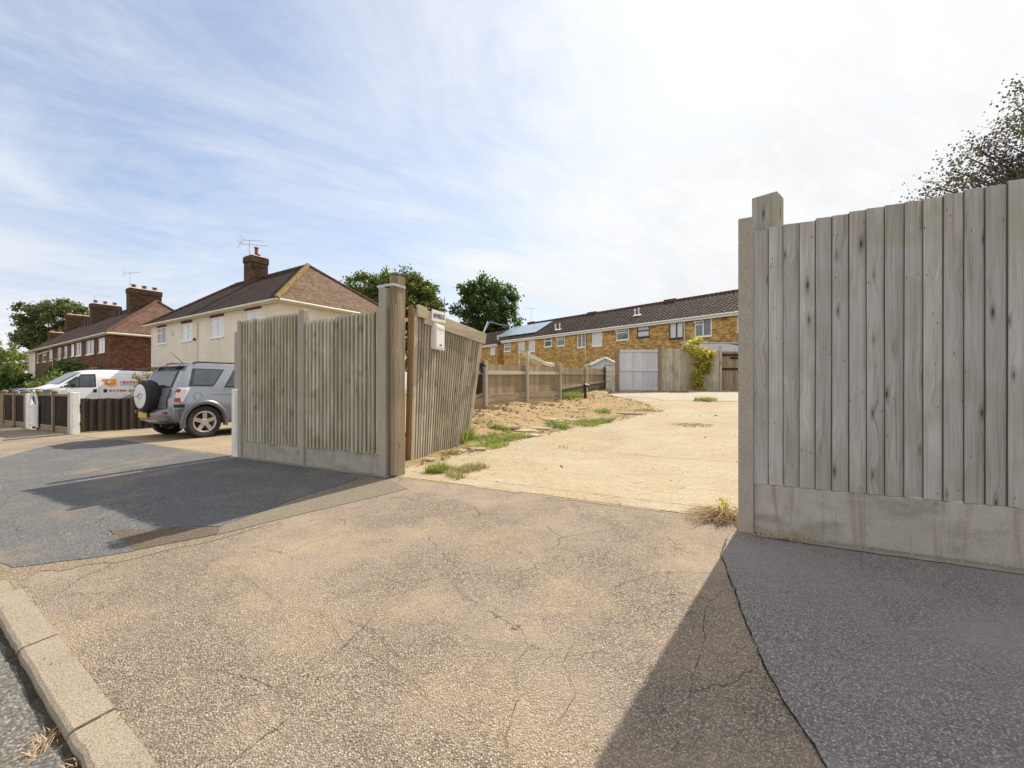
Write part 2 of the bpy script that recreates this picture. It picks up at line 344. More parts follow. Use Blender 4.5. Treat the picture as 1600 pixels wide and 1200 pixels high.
# ------------------------------------------------------------------ mesh builder
OFF = {}
class MB:
    def __init__(s): s.v = []; s.f = []; s.u = []; s.mi = []; s.cm = 0
    def face(s, pts, uvs=None):
        i = len(s.v); s.v += [Vector(p) for p in pts]
        s.f.append(tuple(range(i, i+len(pts)))); s.mi.append(s.cm)
        s.u.append(uvs or [(0, 0)]*len(pts))
    def grid(s, rows, uvs=None, close=False):
        n = len(rows[0]); b = len(s.v)
        for r in rows: s.v += [Vector(p) for p in r]
        for i in range(len(rows)-1):
            for j in range(n if close else n-1):
                k = (j+1) % n
                s.f.append((b+i*n+j, b+i*n+k, b+(i+1)*n+k, b+(i+1)*n+j)); s.mi.append(s.cm)
                s.u.append([uvs[i][j], uvs[i][k], uvs[i+1][k], uvs[i+1][j]] if uvs else [(0, 0)]*4)
    def hexa(s, c):
        """c: eight corners, bottom four then top four (counter-clockwise); welded box with metric uvs, v along its longest edge"""
        c = [Vector(p) for p in c]; b = len(s.v); s.v += c
        L = [(c[1]-c[0]).length, (c[3]-c[0]).length, (c[4]-c[0]).length]
        ax = L.index(max(L)); du, dv = random.random()*3, random.random()*3
        uv = {}
        for k in range(8): uv[k] = ((k & 3) in (1, 2), (k & 3) in (2, 3), k > 3)
        for q, (i, j) in (((0, 3, 2, 1), (0, 1)), ((4, 5, 6, 7), (0, 1)), ((0, 1, 5, 4), (0, 2)), ((2, 3, 7, 6), (0, 2)), ((1, 2, 6, 5), (1, 2)), ((3, 0, 4, 7), (1, 2))):
            if i == ax: i, j = j, i
            s.f.append(tuple(b+k for k in q)); s.mi.append(s.cm)
            s.u.append([(uv[k][i]*L[i]+du, uv[k][j]*L[j]+dv) for k in q])
    def box(s, o, x, y, z):
        o, x, y, z = map(Vector, (o, x, y, z))
        if x.cross(y).dot(z) < 0: o = o+x; x = -x
        s.hexa([o, o+x, o+x+y, o+y, o+z, o+x+z, o+x+y+z, o+y+z])
    def cbox(s, c, sx, sy, sz, rot=None):
        m = rot or Matrix.Identity(3); X, Y, Z = m@Vector((sx, 0, 0)), m@Vector((0, sy, 0)), m@Vector((0, 0, sz))
        s.box(Vector(c)-(X+Y+Z)/2, X, Y, Z)
    def tube(s, pts, r, n=8, cap=True):
        pts = [Vector(p) for p in pts]; rr = r if isinstance(r, (list, tuple)) else [r]*len(pts)
        rows = []; ref = None
        for i, p in enumerate(pts):
            t = (pts[min(i+1, len(pts)-1)]-pts[max(i-1, 0)]).normalized()
            if ref is None: ref = Vector((0, 0, 1)) if abs(t.z) < .9 else Vector((1, 0, 0))
            a = t.cross(ref).normalized(); b = t.cross(a); ref = b.cross(t) if False else ref
            rows.append([p+(a*math.cos(k*2*math.pi/n)+b*math.sin(k*2*math.pi/n))*rr[i] for k in range(n)])
        s.grid(rows, [[(k*.1, i*.5) for k in range(n)] for i in range(len(pts))], close=True)
        if cap: s.face(rows[0][::-1]); s.face(rows[-1])
    def prism(s, poly, ex):
        poly = [Vector(p) for p in poly]; ex = Vector(ex); n = len(poly)
        s.face(poly[::-1], [(p.x, p.y) for p in poly[::-1]]); s.face([p+ex for p in poly], [(p.x, p.y) for p in poly])
        for i in range(n):
            j = (i+1) % n; s.face([poly[i], poly[j], poly[j]+ex, poly[i]+ex])
    def lathe(s, o, ax, prof, n=24):
        o = Vector(o); ax = Vector(ax).normalized(); ref = Vector((0, 0, 1)) if abs(ax.z) < .9 else Vector((1, 0, 0))
        a = ax.cross(ref).normalized(); b = ax.cross(a)
        rows = [[o+ax*h+(a*math.cos(k*2*math.pi/n)+b*math.sin(k*2*math.pi/n))*r for k in range(n)] for r, h in prof]
        s.grid(rows, close=True)
    def build(s, name, mats, parent=None, smooth=None, bevel=0, **props):
        off = OFF.get(parent.name, Vector()) if parent else Vector()
        if parent is None: 
            xs = [min(v[i] for v in s.v) for i in range(3)]; xe = [max(v[i] for v in s.v) for i in range(3)]
            off = Vector(((xs[0]+xe[0])/2, (xs[1]+xe[1])/2, xs[2]))
        me = bpy.data.meshes.new(name)
        me.from_pydata([tuple(v-off) for v in s.v], [], s.f)
        uvl = me.uv_layers.new(name='UVMap')
        flat = [c for f in s.u for q in f for c in q]
        uvl.data.foreach_set('uv', flat)
        for m in (mats if isinstance(mats, (list, tuple)) else [mats]): me.materials.append(m)
        me.polygons.foreach_set('material_index', s.mi)
        me.validate(clean_customdata=False); me.update()
        if smooth is not None:
            me.shade_smooth(); me.set_sharp_from_angle(angle=R(smooth))
        o = bpy.data.objects.new(name, me); COL.objects.link(o)
        if parent: o.parent = parent; OFF[o.name] = off
        else: o.location = off; OFF[o.name] = off
        if bevel:
            b = o.modifiers.new('bevel', 'BEVEL'); b.width = bevel; b.segments = 2; b.limit_method = 'ANGLE'
        for k, v in props.items(): o[k] = v
        return o
def tag(o, label, cat, group=None, kind=None):
    o['label'] = label; o['category'] = cat
    if group: o['group'] = group
    if kind: o['kind'] = kind
    return o
def thing(name, label, cat, loc=(0, 0, 0), rz=0, group=None, local=False):
    o = bpy.data.objects.new(name, None); COL.objects.link(o); o.location = loc; o.rotation_euler = (0, 0, rz)
    o.empty_display_size = .2
    OFF[o.name] = Vector() if local else Vector(loc)
    return tag(o, label, cat, group)
def struct(o, kind='structure'): o['kind'] = kind; return o
def text_mesh(name, s, size, mat, parent, origin, xd, zd, ext=.003, bold=0.0, props=None, wid=None):
    """lettering as a mesh lying in the plane of xd and zd"""
    cu = bpy.data.curves.new(name, 'FONT'); cu.body = s; cu.size = size; cu.extrude = ext; cu.offset = bold
    cu.align_x = 'LEFT'; cu.resolution_u = 3
    t = bpy.data.objects.new(name+'_c', cu); COL.objects.link(t)
    me = bpy.data.meshes.new_from_object(t.evaluated_get(bpy.context.evaluated_depsgraph_get()))
    COL.objects.unlink(t); bpy.data.objects.remove(t)
    xd, zd = Vector(xd).normalized(), Vector(zd).normalized(); nd = xd.cross(zd)
    off = OFF.get(parent.name, Vector()); origin = Vector(origin)-off
    w = max(v.co.x for v in me.vertices); k = wid/w if wid else 1
    for v in me.vertices: v.co = origin+xd*(v.co.x*k)+zd*v.co.y+nd*v.co.z
    me.materials.clear(); me.materials.append(mat); me.name = name
    o = bpy.data.objects.new(name, me); COL.objects.link(o); o.parent = parent
    return o

# ------------------------------------------------------------------ fences
def board_run(mb, p0, d, n, length, zb, zt, bw, lap=.015, t0=.018, t1=.006, jit=.006, edge=0):
    """feather-edged upright boards, each lapping over the next; d along, n outward"""
    k = max(1, round(length/bw)); w = length/k
    for i in range(k):
        a0, a1 = i*w, (i+1)*w+lap
        z0 = (zb(a0) if callable(zb) else zb)+random.uniform(-jit, jit)*.3; z1 = (zt(a0) if callable(zt) else zt)+random.uniform(-jit, jit)
        o = p0+d*a0+n*random.uniform(0, .003); e = p0+d*a1
        h = [o+UP*z0, e+UP*z0, e+n*t1+UP*z0, o+n*t0+UP*z0]
        lean = d*random.uniform(-.004, .004)
        h += [p+UP*(z1-z0)+lean for p in h]
        c = [h[0], h[1], h[2], h[3], h[4], h[5], h[6], h[7]]
        if (h[1]-h[0]).cross(h[3]-h[0]).dot(UP) < 0: c = [h[3], h[2], h[1], h[0], h[7], h[6], h[5], h[4]]
        mb.hexa(c)
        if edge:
            g = edge*random.uniform(.6, 1.4); mb.cm = 1  # dark strip at each lap: algae tint plus painted joint shade
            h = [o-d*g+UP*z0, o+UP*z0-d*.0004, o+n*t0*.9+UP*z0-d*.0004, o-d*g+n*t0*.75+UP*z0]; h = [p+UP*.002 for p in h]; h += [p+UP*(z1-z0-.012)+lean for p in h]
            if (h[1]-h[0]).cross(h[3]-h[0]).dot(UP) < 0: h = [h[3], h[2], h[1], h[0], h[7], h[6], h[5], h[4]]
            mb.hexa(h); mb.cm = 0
def slat_run(mb, p0, d, n, length, zb, zt, k, gap=.3, t=.028, jit=.006, zig=.5):
    """upright slats with real gaps between, standing proud of a second row behind them"""
    w = length/k
    mk = MB()
    for i in range(k):
        a0 = i*w+w*gap*random.uniform(.25, .75); a1 = a0+w*(1-gap)*random.uniform(.92, 1.06)
        z0 = zb+random.uniform(-jit, jit)*.4; z1 = (zt(a0) if callable(zt) else zt)+random.uniform(-jit, jit)
        lean = d*random.uniform(-.005, .005); o = random.uniform(0, .004)
        h = [p0+d*a0+n*.004, p0+d*a1+n*.004, p0+d*a1+n*(t+o), p0+d*a0+n*(t*.55+o)]; h = [q+UP*z0 for q in h]; h += [q+UP*(z1-z0)+lean for q in h]
        if (h[1]-h[0]).cross(h[3]-h[0]).dot(UP) < 0: h = [h[3], h[2], h[1], h[0], h[7], h[6], h[5], h[4]]
        mb.hexa(h)
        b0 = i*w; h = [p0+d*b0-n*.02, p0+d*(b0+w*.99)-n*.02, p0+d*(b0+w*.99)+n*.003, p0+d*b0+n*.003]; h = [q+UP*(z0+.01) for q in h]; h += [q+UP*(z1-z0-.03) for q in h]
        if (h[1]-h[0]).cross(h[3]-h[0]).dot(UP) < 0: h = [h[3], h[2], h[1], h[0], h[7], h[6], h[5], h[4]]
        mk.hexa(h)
    return mk
def post(mb, p, d, n, wx, wy, z0, z1, chamf=.0):
    mb.box(p-d*wx/2-n*wy/2+UP*z0, d*wx, n*wy, UP*(z1-z0))
def leaf_cloud(mb, centres, per, size, spread, flat=.5, asp=1.7):
    """small leaf faces scattered round each centre"""
    rg = random.gauss
    for c, r in centres:
        for _ in range(int(per*random.uniform(.6, 1.4))):
            p = Vector((c[0]+rg(0, r*spread), c[1]+rg(0, r*spread), c[2]+rg(0, r*spread*.8)))
            n = Vector((rg(0, 1), rg(0, 1), rg(0, 1)+flat)).normalized()
            a = n.orthogonal().normalized(); q = random.random()*6.28
            b = n.cross(a); a, b = a*math.cos(q)+b*math.sin(q), b*math.cos(q)-a*math.sin(q)
            s = size*random.uniform(.55, 1.3)
            mb.face([p-b*s*.5, p+a*s*.5*asp*.5, p+b*s*.5*1.2, p-a*s*.5*asp*.5])

# ================================================================== GROUND
def patch_from_px(name, pts, mat, lift, edge=.02, sub=10):
    """sheet on the pavement whose outline runs through the seen points, with a slightly ragged edge"""
    w = [G(u, v, lift) for u, v in pts]; out = []
    for i, p in enumerate(w):
        q = w[(i+1) % len(w)]; L = (q-p).length; k = max(2, min(60, int(L/.12)))
        for j in range(k):
            x = p.lerp(q, j/k); r = random.uniform(-edge, edge) if j else 0
            t = (q-p).normalized(); x = x+Vector((-t.y, t.x, 0))*r
            a, s = sa(x.x, x.y); x.z = zpave(s)+lift
            out.append(x)
    mb = MB(); mb.face(out); return struct(mb.build(name, mat))
def kin(a):                             # kerb's inner edge
    if a < -.2: return -3.10
    return -3.10-.0875*(a+.2)
mb = MB()
AA = [-400, -120, -60, -40, -30, -24, -18, -14, -11, -8, -6, -4, -3, -2.1, -1.5, -1, 0, 1, 2, 3, 4, 6, 8, 12, 16, 24, 40, 80, 400]
SS = [-300, -60, -20, -8, -3.3, -3.26, -3, -2, -1, 0, .5, 1.5, 2.7, 5, 7.5, 10, 14, 16, 20, 25, 30, 40, 60, 90, 150, 300, 700]
def zground(a, s):
    if s < -3.29: return -.34
    return terr(a, s)-.10
mb.grid([[fs(a, s, zground(a, s)) for a in AA] for s in SS]); struct(mb.build('ground', EARTH))
mb = MB(); A2 = [-60, -30, -15, -8, -5, -4, -3, -2, -1, -.2, 1, 2, 3, 4, 6, 8, 14]
mb.grid([[fs(a, lerp(kin(a)-.04, 0, t), zpave(lerp(kin(a)-.04, 0, t))) for a in A2] for t in [i/10 for i in range(11)]]); struct(mb.build('pavement', PAVE))
mb = MB(); mb.grid([[fs(a, s+(kin(a)+3.1), z) for a in A2] for s, z in ((-14, -.13), (-9, -.12), (-4, -.195), (-3.235, -.212))]); struct(mb.build('road', ROAD))
# kerb stones
mb = MB(); a = -40
while a < 13:
    b = a+.91
    p, q = fs(a+.004, kin(a), 0), fs(b-.004, kin(b), 0)
    dz = random.uniform(-.003, .003)
    t = (q-p).normalized(); n = Vector((-t.y, t.x, 0));
    if n.dot(NI) > 0: n = -n
    zi = zpave(kin(a))+.003+dz; zo = zi-.012
    w = .135
    sec = [(0, zi-.2), (w, zi-.2), (w, zo-.02), (w-.006, zo-.006), (w-.02, zo+.002), (0, zi)]
    rows = []
    for i in range(13):
        c = p.lerp(q, i/12); j1, j2, j3 = random.gauss(0, .0014), random.gauss(0, .0010), random.gauss(0, .0014)
        if random.random() < .04: j3 -= .007
        rows.append([c+n*(x+(j3 if k in (2, 3, 4) else (j1 if k == 5 else 0)))+UP*(z+(j2 if k in (3, 4) else 0)) for k, (x, z) in enumerate(sec)])
    mb.grid(rows, close=True)
    mb.face([p+n*x+UP*z for x, z in sec]); mb.face([q+n*x+UP*z for x, z in sec][::-1])
    a = b
struct(mb.build('kerb', KERB))
# dark gutter strip: dirt plus the kerb's shadow line put into colour
mb = MB()
for side in (0,):
    rows = []
    for i in range(60):
        a = -1.5+i*.09; k = kin(a)-.138
        rows.append([fs(a, k-random.uniform(.008, .03), -.2085), fs(a, k, -.2080+random.uniform(0, .012))])
    mb.grid(rows)
struct(mb.build('gutter_dirt_shade', simple('gutter_dirt_shade', (.06, .05, .035), .95, .4, 20, bump=.6)))

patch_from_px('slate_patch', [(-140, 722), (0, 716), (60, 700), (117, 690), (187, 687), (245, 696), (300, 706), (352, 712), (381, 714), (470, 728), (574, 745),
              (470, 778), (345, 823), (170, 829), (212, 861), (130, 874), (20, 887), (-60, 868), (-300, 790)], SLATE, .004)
patch_from_px('brown_patch', [(171, 829), (343, 824), (340, 835), (211, 860)], BROWNP, .0045, .004)
patch_from_px('concrete_strip', [(347, 822), (575, 745), (612, 752), (638, 764), (500, 797), (342, 835)], STRIP, .004, .006)
DUST = asphalt('dust_band', [(.12, .09, .06), (.27, .21, .14), (.38, .30, .205), (.47, .39, .28), (.66, .57, .43)], 108, bump=.5)
patch_from_px('dust_band', [(-60, 872), (20, 889), (75, 882), (130, 876), (212, 864), (345, 837), (420, 820), (345, 842), (250, 863), (180, 880), (130, 884), (90, 893), (60, 893), (36, 915), (25, 925), (-10, 895)], DUST, .003, .03)
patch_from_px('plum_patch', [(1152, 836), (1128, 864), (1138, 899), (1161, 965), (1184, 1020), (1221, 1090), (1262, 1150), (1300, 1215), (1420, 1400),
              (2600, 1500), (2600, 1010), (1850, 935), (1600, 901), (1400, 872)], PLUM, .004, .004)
mb = MB()
for seg in ([(300, 760), (420, 752), (520, 757)],): pass
CRK = simple('crack', (.018, .015, .013), .95, .2, 9)
def crack(px, w):
    pts = [G(u, v, .0075) for u, v in px]; out = []; wob = 0
    for p, q in zip(pts, pts[1:]):
        k = max(2, int((q-p).length/.035))
        for j in range(k):
            x = p.lerp(q, j/k); t = (q-p).normalized()
            wob = wob*.6+random.gauss(0, .0035); out.append(x+Vector((-t.y, t.x, 0))*wob)
    out.append(pts[-1]); rows = []
    for i, x in enumerate(out):
        t = (out[min(i+1, len(out)-1)]-out[max(i-1, 0)]).normalized(); n = Vector((-t.y, t.x, 0))
        ww = w*random.uniform(.25, 1.2)*min(1, (i+1)/4, (len(out)-i)/4)
        rows.append([x-n*ww, x+n*ww])
    m2.grid(rows)
m2 = MB()
crack([(1137, 840), (1127, 868), (1138, 899), (1161, 965), (1184, 1020), (1221, 1090), (1262, 1150), (1300, 1215)], .0036)
crack([(1138, 899), (1082, 895), (1026, 897), (980, 911), (950, 925)], .002)
crack([(1138, 915), (1105, 945), (1098, 1000), (1084, 1060), (1078, 1110)], .0012)
crack([(345, 885), (385, 905), (440, 945), (500, 960), (540, 1010), (590, 1030), (640, 1062), (680, 1100), (760, 1140)], .001)
crack([(500, 960), (560, 975), (600, 1000), (640, 1045)], .0012)
crack([(392, 1106), (410, 1130), (440, 1150), (470, 1165)], .0012)
crack([(900, 1000), (880, 1040), (900, 1090), (870, 1130)], .001)
crack([(700, 905), (735, 940), (800, 960), (860, 962)], .001)
crack([(860, 1035), (930, 1020), (985, 1030)], .001)
crack([(120, 745), (160, 735), (200, 727), (230, 722)], .006)
crack([(840, 1000), (800, 1040), (812, 1090), (790, 1150), (800, 1220)], .001)
crack([(640, 965), (700, 975), (740, 1000), (820, 1010)], .001)
struct(m2.build('pavement_crack', CRK))
# loose gravel bits on the pavement
mb = MB()
for _ in range(900):
    a, s = random.uniform(-1.5, 6), random.uniform(-3.3, -.05)
    r = random.uniform(.002, .006); c = fs(a, s, zpave(s)+.006)
    k = random.uniform(0, 6)
    pts = [c+Vector((math.cos(k+j*1.57)*r, math.sin(k+j*1.57)*r*random.uniform(.6, 1), 0)) for j in range(4)]
    tp = c+UP*r*.9
    for j in range(4): mb.face([pts[j], pts[(j+1) % 4], tp])
struct(mb.build('loose_gravel', simple('gravel_bits', (.25, .2, .15), .9, .8, 400)), 'stuff')
# threshold edging
mb = MB(); a = -.05
while a < 4.0:
    L = random.uniform(.35, .7)
    mb.box(fs(a, -.01+random.uniform(-.006, .006), -.06), DR*(min(L, 4.05-a)-.006), NI*random.uniform(.04, .055), UP*(.061+random.uniform(0, .006))); a += L
struct(mb.build('threshold_edging', EDGE, bevel=.004))
def nz_(x): return mnoise.noise(Vector((x*9, 1.3, 2)))
mb = MB(); a = 4.15                     # crumbling haunch under the right fence
rows = []
for i in range(70):
    a = 4.15+i*.1
    w_ = .028+.02*nz_(a)
    rows.append([fs(a, -.265-w_, zpave(-.27-w_)+.006), fs(a, -.25-w_*.5, zpave(-.25)+.011+random.uniform(0, .004)), fs(a, -.20, -.002)])
mb.grid(rows); struct(mb.build('fence_haunch', HAUNCH))
mb = MB(); rows = []
for i in range(36):
    a = -3.35+i*.1
    rows.append([fs(a, -.09-random.uniform(0, .02), .0035), fs(a, -.06, .010), fs(a, .06, .012)])
mb.grid(rows); struct(mb.build('fence_haunch', HAUNCH))

# neighbour's drive
mb = MB(); mb.grid([[fs(a, s, zleft(s)+.004) for a in (-10.7, -7, -4.4, -3.15)] for s in (0, .5, 1.5, 3, 5, 8, 12, 14)]); struct(mb.build('driveway', DRIVE))
mb = MB(); mb.grid([[fs(a, s, zleft(s)+.002) for a in (-24, -19, -15)] for s in (0, .5, 1.5, 3, 5, 8, 12, 14)]); struct(mb.build('driveway', DRIVE))

# the yard
def heap(a, s):
    e = smooth((s-2.0)/2.6)*(1-.72*smooth((s-5.5)/5))
    w = 1.75*(1-.35*smooth((s-7)/6))
    t = max(0, 1-(a+1.65)/w)
    return .38*e*smooth(t)
def zy(a, s): return zyard(s)+heap(a, s)
def nz(x, y, f, k=0): return mnoise.noise(Vector((x*f, y*f, k)))
mb = MB(); NA, NS = 90, 150
A3 = [-1.72+(16+1.72)*(i/NA)**1.6 for i in range(NA+1)]; S3 = [.045+16.2*(j/NS)**1.15 for j in range(NS+1)]
mb.grid([[fs(a, s, zyard(s)+.012*nz(a, s, .9)*smooth(s)+.005*nz(a, s, 5)*smooth(s*2)+.003) for a in A3] for s in S3])
struct(mb.build('yard', YARD, smooth=60))
mb = MB(); rows = []
def edge_a(s):
    return interp([(.05, -.35), (.8, .0), (1.8, .15), (2.6, -.05), (4, .25), (5.5, .8), (7, 1.5), (8.5, 1.9), (10.5, 1.2), (12, .2), (13.5, -1.0), (16, -1.5)], s)+.14*nz(s, 3, 1.7)
for j in range(171):
    s = .05+15.9*(j/170)**1.1; ea = edge_a(s); r = []
    for i in range(49):
        t = i/48; a = lerp(-1.74, ea, t); e = smooth(min(1, (1-t)*4))
        z = zy(a, s)+(.030*nz(a, s, 2.2, 5)+.022*nz(a, s, 6, 9)+.016*nz(a, s, 15, 2)+.03)*e*(.35+.65*smooth(s/2.2))-(.012 if t > .98 else 0)+.006
        r.append(fs(a, s, z))
    rows.append(r)
mb.grid(rows); struct(mb.build('soil_heap', SOIL, smooth=50))
def zsoil(a, s): return zy(a, s)+.03
mb = MB(); rows = []                    # pale concrete apron at the back of the yard
for i in range(21):
    a = lerp(-1.0, 16, i/20); s0 = 11.6+.25*nz(a, 0, .9)+(1.2 if a < 1 else 0)
    rows.append([fs(a, lerp(s0, 16, t/6), zyard(lerp(s0, 16, t/6))+.010) for t in range(7)])
mb.grid(rows); struct(mb.build('concrete_apron', APRON))
mb = MB()
for (a0, a1, s0, s1) in ((1.9, 4.0, .12, 2.4),):
    pass
def stones(n, fa, size, name, mat):
    mb = MB()
    for _ in range(n):
        a, s = fa(); r = size*random.lognormvariate(0, .5); z = (zsoil(a, s) if a < edge_a(s) else zyard(s))
        c = fs(a, s, z); q = random.random()*6.28; k = random.choice((5, 6, 7)); h = r*random.uniform(.3, .8)
        ring = [(math.cos(q+i*6.283/k)*r*random.uniform(.7, 1.2), math.sin(q+i*6.283/k)*r*random.uniform(.6, 1)) for i in range(k)]
        lo = [c+Vector((x, y, -.01)) for x, y in ring]; hi = [c+Vector((x*.7, y*.7, h+random.uniform(-.2, .2)*h)) for x, y in ring]
        mb.grid([lo, hi], close=True); mb.face(hi)
    return struct(mb.build(name, mat), 'stuff')
def fa1():
    while True:
        s = random.uniform(.4, 13.5); a = random.uniform(-1.6, edge_a(s)+.15)
        return a, s
def fa2():
    s = random.uniform(3.2, 12); return -1.6+abs(random.gauss(0, .35)), s
stones(2200, fa1, .017, 'rubble', STONE)
stones(700, fa2, .028, 'clods', SOIL)
stones(260, lambda: (random.uniform(.2, 9), random.uniform(.1, 11)), .010, 'yard_grit', simple('dark_grit', (.1, .075, .05), .9, .5, 30))

# ================================================================== FENCES
# --- tall fence on the right of the entrance
FR = thing('board_fence', 'tall grey weathered featheredge fence beside the entrance, on stained concrete gravel boards', 'fence', fs(4.04, -.22))
NO = -NI
fz = lambda a: fs(a, -.22, 0)
zT = 2.34
for k in range(4):                      # concrete posts, then a bay of boards between
    a = 4.045+k*1.9 if k else 4.045
    mb = MB(); p = fs(a, -.17, 0)
    w = .105
    z1 = 2.435 if k == 0 else 2.40
    base = [p-DR*w/2-NI*.05, p+DR*w/2-NI*.05, p+DR*w/2+NI*.05, p-DR*w/2+NI*.05]
    mb.hexa([q+UP*-.3 for q in base]+[q+UP*(z1-(.0 if i < 2 else .03)) for i, q in enumerate(base)])
    mb.build('concrete_post', CONC_POST, FR, bevel=.007)
    a0 = a+.055; a1 = a0+1.79
    mb = MB(); mb.box(fs(a0, -.185, -.2), DR*(a1-a0), NI*.045, UP*.565); mb.build('gravel_board', CONC_STAIN, FR, bevel=.006)
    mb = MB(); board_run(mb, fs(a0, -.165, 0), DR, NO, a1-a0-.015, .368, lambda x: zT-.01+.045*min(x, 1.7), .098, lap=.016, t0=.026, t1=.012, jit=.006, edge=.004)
    mb.build('board_panel', [W_FRONT, W_DARK_SHADE], FR)
    for z in (.62, 1.35, 2.08):
        mb = MB(); mb.box(fs(a0, -.162, z), DR*(a1-a0), NI*.07, UP*.08); mb.build('rail', W_BROWN, FR)
GP = thing('gate_post', 'square grey timber gate post with a split top, behind the right concrete post', 'post', fs(4.16, .0))
gpx = Vector((.69, -.724, 0)); gpy = Vector((.724, .69, 0))
mb = MB(); post(mb, fs(4.20, .005, 0), gpx, gpy, .18, .18, -.1, 2.64); mb.build('post', W_FRONT, GP, bevel=.006)
mb = MB(); mb.box(fs(4.016, -.117, .16), DR*.05, NI*.03, UP*1.78); mb.build('slam_batten', W_DARK, GP)

# --- tall fence on the left, two bays
FL = thing('board_fence', 'tall grey featheredge fence of two bays between slim concrete posts, left of the open gate', 'fence', fs(-1.6, 0))
aP = [a_at(378, 0), a_at(475, 0), a_at(601, 0)]
zb_of = lambda a: 0
for i, (a, wx, top) in enumerate(((aP[0], .10, 2.21), (aP[1], .10, 2.25), (aP[2], .125, 2.38))):
    mb = MB(); p = fs(a, .0, 0); base = [p-DR*wx/2-NI*.05, p+DR*wx/2-NI*.05, p+DR*wx/2+NI*.05, p-DR*wx/2+NI*.05]
    mb.hexa([q-UP*.3 for q in base]+[q+UP*top for q in base]); mb.build('concrete_post', CONC_POST, FL, bevel=.012)
for (a0, a1, zl, zr, n) in ((aP[0]+.05, aP[1]-.05, 2.20, 2.21, 19), (aP[1]+.05, aP[2]-.06, 2.06, 2.12, 19)):
    mb = MB(); mb.box(fs(a0, -.02, -.15), DR*(a1-a0), NI*.04, UP*.41); mb.build('gravel_board', CONC, FL, bevel=.006)
    mb = MB(); L = a1-a0
    mk = slat_run(mb, fs(a0, .0, 0), DR, NO, L-.008, .265, lambda x: lerp(zl, zr, x/L)+.008*math.sin(x*9), n, .24, .032, .005)
    mb.build('board_panel', W_SLAT, FL); mk.build('shade_backing', W_DARK_SHADE, FL)  # dark row behind the slats paints the algae and shade of the gaps
    for z in (.55, 1.2, 1.85):
        mb = MB(); mb.box(fs(a0, .003, z), DR*L, NI*.06, UP*.075); mb.build('rail', W_BROWN, FL)
mb = MB(); post(mb, fs(a_at(372.5, .06)-.03, .10, 0), DR, NI, .12, .12, -.1, 2.05); 
tag(mb.build('fence_post', CONC_POST, bevel=.01), 'shorter concrete post butted against the left end of the two-bay fence', 'post')
mb = MB(); post(mb, fs(a_at(364.5, -.05), .0, 0), DR, NI, .115, .10, -.1, 1.10)
tag(mb.build('white_post', WHITEP, bevel=.012), 'short white painted post in front of the silver car beside the tall fence', 'post')
# left timber gate post, strap, slam plank
GL = thing('gate_post', 'tall square timber gate post strapped to the left concrete post', 'post', fs(aP[2]+.14, .1))
mb = MB(); post(mb, fs(aP[2]+.125, .095, 0), DR, NI, .14, .14, -.1, 2.53); mb.build('post', W_BROWN, GL, bevel=.006)
mb = MB(); post(mb, fs(aP[2]+.165, -.005, 0), DR, NI, .075, .045, .02, 2.16); mb.build('nailed_plank', W_BROWN, GL, bevel=.004)
mb = MB(); mb.box(fs(aP[2]-.069, -.058, 2.385), DR*.27, NI*.005, UP*.03); mb.box(fs(aP[2]+.201, -.058, 2.385), DR*.005, NI*.22, UP*.03)
mb.box(fs(aP[2]-.075, -.058, 2.385), DR*.006, NI*.12, UP*.03); mb.build('metal_strap', STEEL, GL)

# --- the sagging gate leaf, a warped panel through its four seen corners
gBL, gTL = P(639, 723, 6.42), P(645, 478, 6.42)
gBR, gTR = P(731, 690, 8.2), P(754, 521, 8.2)
GT = thing('wooden_gate', 'sagging slatted timber gate leaf swung open into the dusty yard', 'gate', gBL)
def gp(t, h): return gBL.lerp(gBR, t).lerp(gTL.lerp(gTR, t), h)
gn = (gBR-gBL).cross(gTL-gBL).normalized()          # towards the entrance or away
if gn.dot(Vector((0, 0, H))-gBL) < 0: gn = -gn
mb = MB(); n = 26; mk = MB()
for i in range(n):
    t0 = .05+.905*(i+.15)/n; t1 = .05+.905*(i+.82)/n
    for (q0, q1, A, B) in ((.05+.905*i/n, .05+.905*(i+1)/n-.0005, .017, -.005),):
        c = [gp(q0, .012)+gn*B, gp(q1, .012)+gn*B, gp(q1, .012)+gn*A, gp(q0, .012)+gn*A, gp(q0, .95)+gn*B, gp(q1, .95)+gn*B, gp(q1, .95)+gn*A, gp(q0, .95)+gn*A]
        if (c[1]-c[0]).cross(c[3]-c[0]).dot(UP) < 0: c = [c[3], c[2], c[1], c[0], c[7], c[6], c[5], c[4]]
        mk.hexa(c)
    h0, h1 = .01+random.uniform(-.004, .004), .955
    lo0, lo1, hi1, hi0 = gp(t0, h0), gp(t1, h0), gp(t1, h1), gp(t0, h1)
    A, B = .040, .036
    mb.hexa([lo0, lo1, lo1+gn*B, lo0+gn*A, hi0, hi1, hi1+gn*B, hi0+gn*A] if (lo1-lo0).cross(gn).dot(UP) > 0 else [lo0+gn*A, lo1+gn*B, lo1, lo0, hi0+gn*A, hi1+gn*B, hi1, hi0])
mb.build('board_panel', W_GATE, GT); mk.build('shade_backing', W_DARK_SHADE, GT)  # dark filler row stands in for the shaded sides of the slats
def gbar(t0, t1, h0, h1, z0, z1, mat, name):
    mb = MB(); a, b, c, d = gp(t0, h0), gp(t1, h0), gp(t1, h1), gp(t0, h1)
    q = [a+gn*z0, b+gn*z0, b+gn*z1, a+gn*z1, d+gn*z0, c+gn*z0, c+gn*z1, d+gn*z1]
    if (q[1]-q[0]).cross(q[3]-q[0]).dot(q[4]-q[0]) < 0: q = [q[3], q[2], q[1], q[0], q[7], q[6], q[5], q[4]]
    mb.hexa(q); return mb.build(name, mat, GT, bevel=.004)
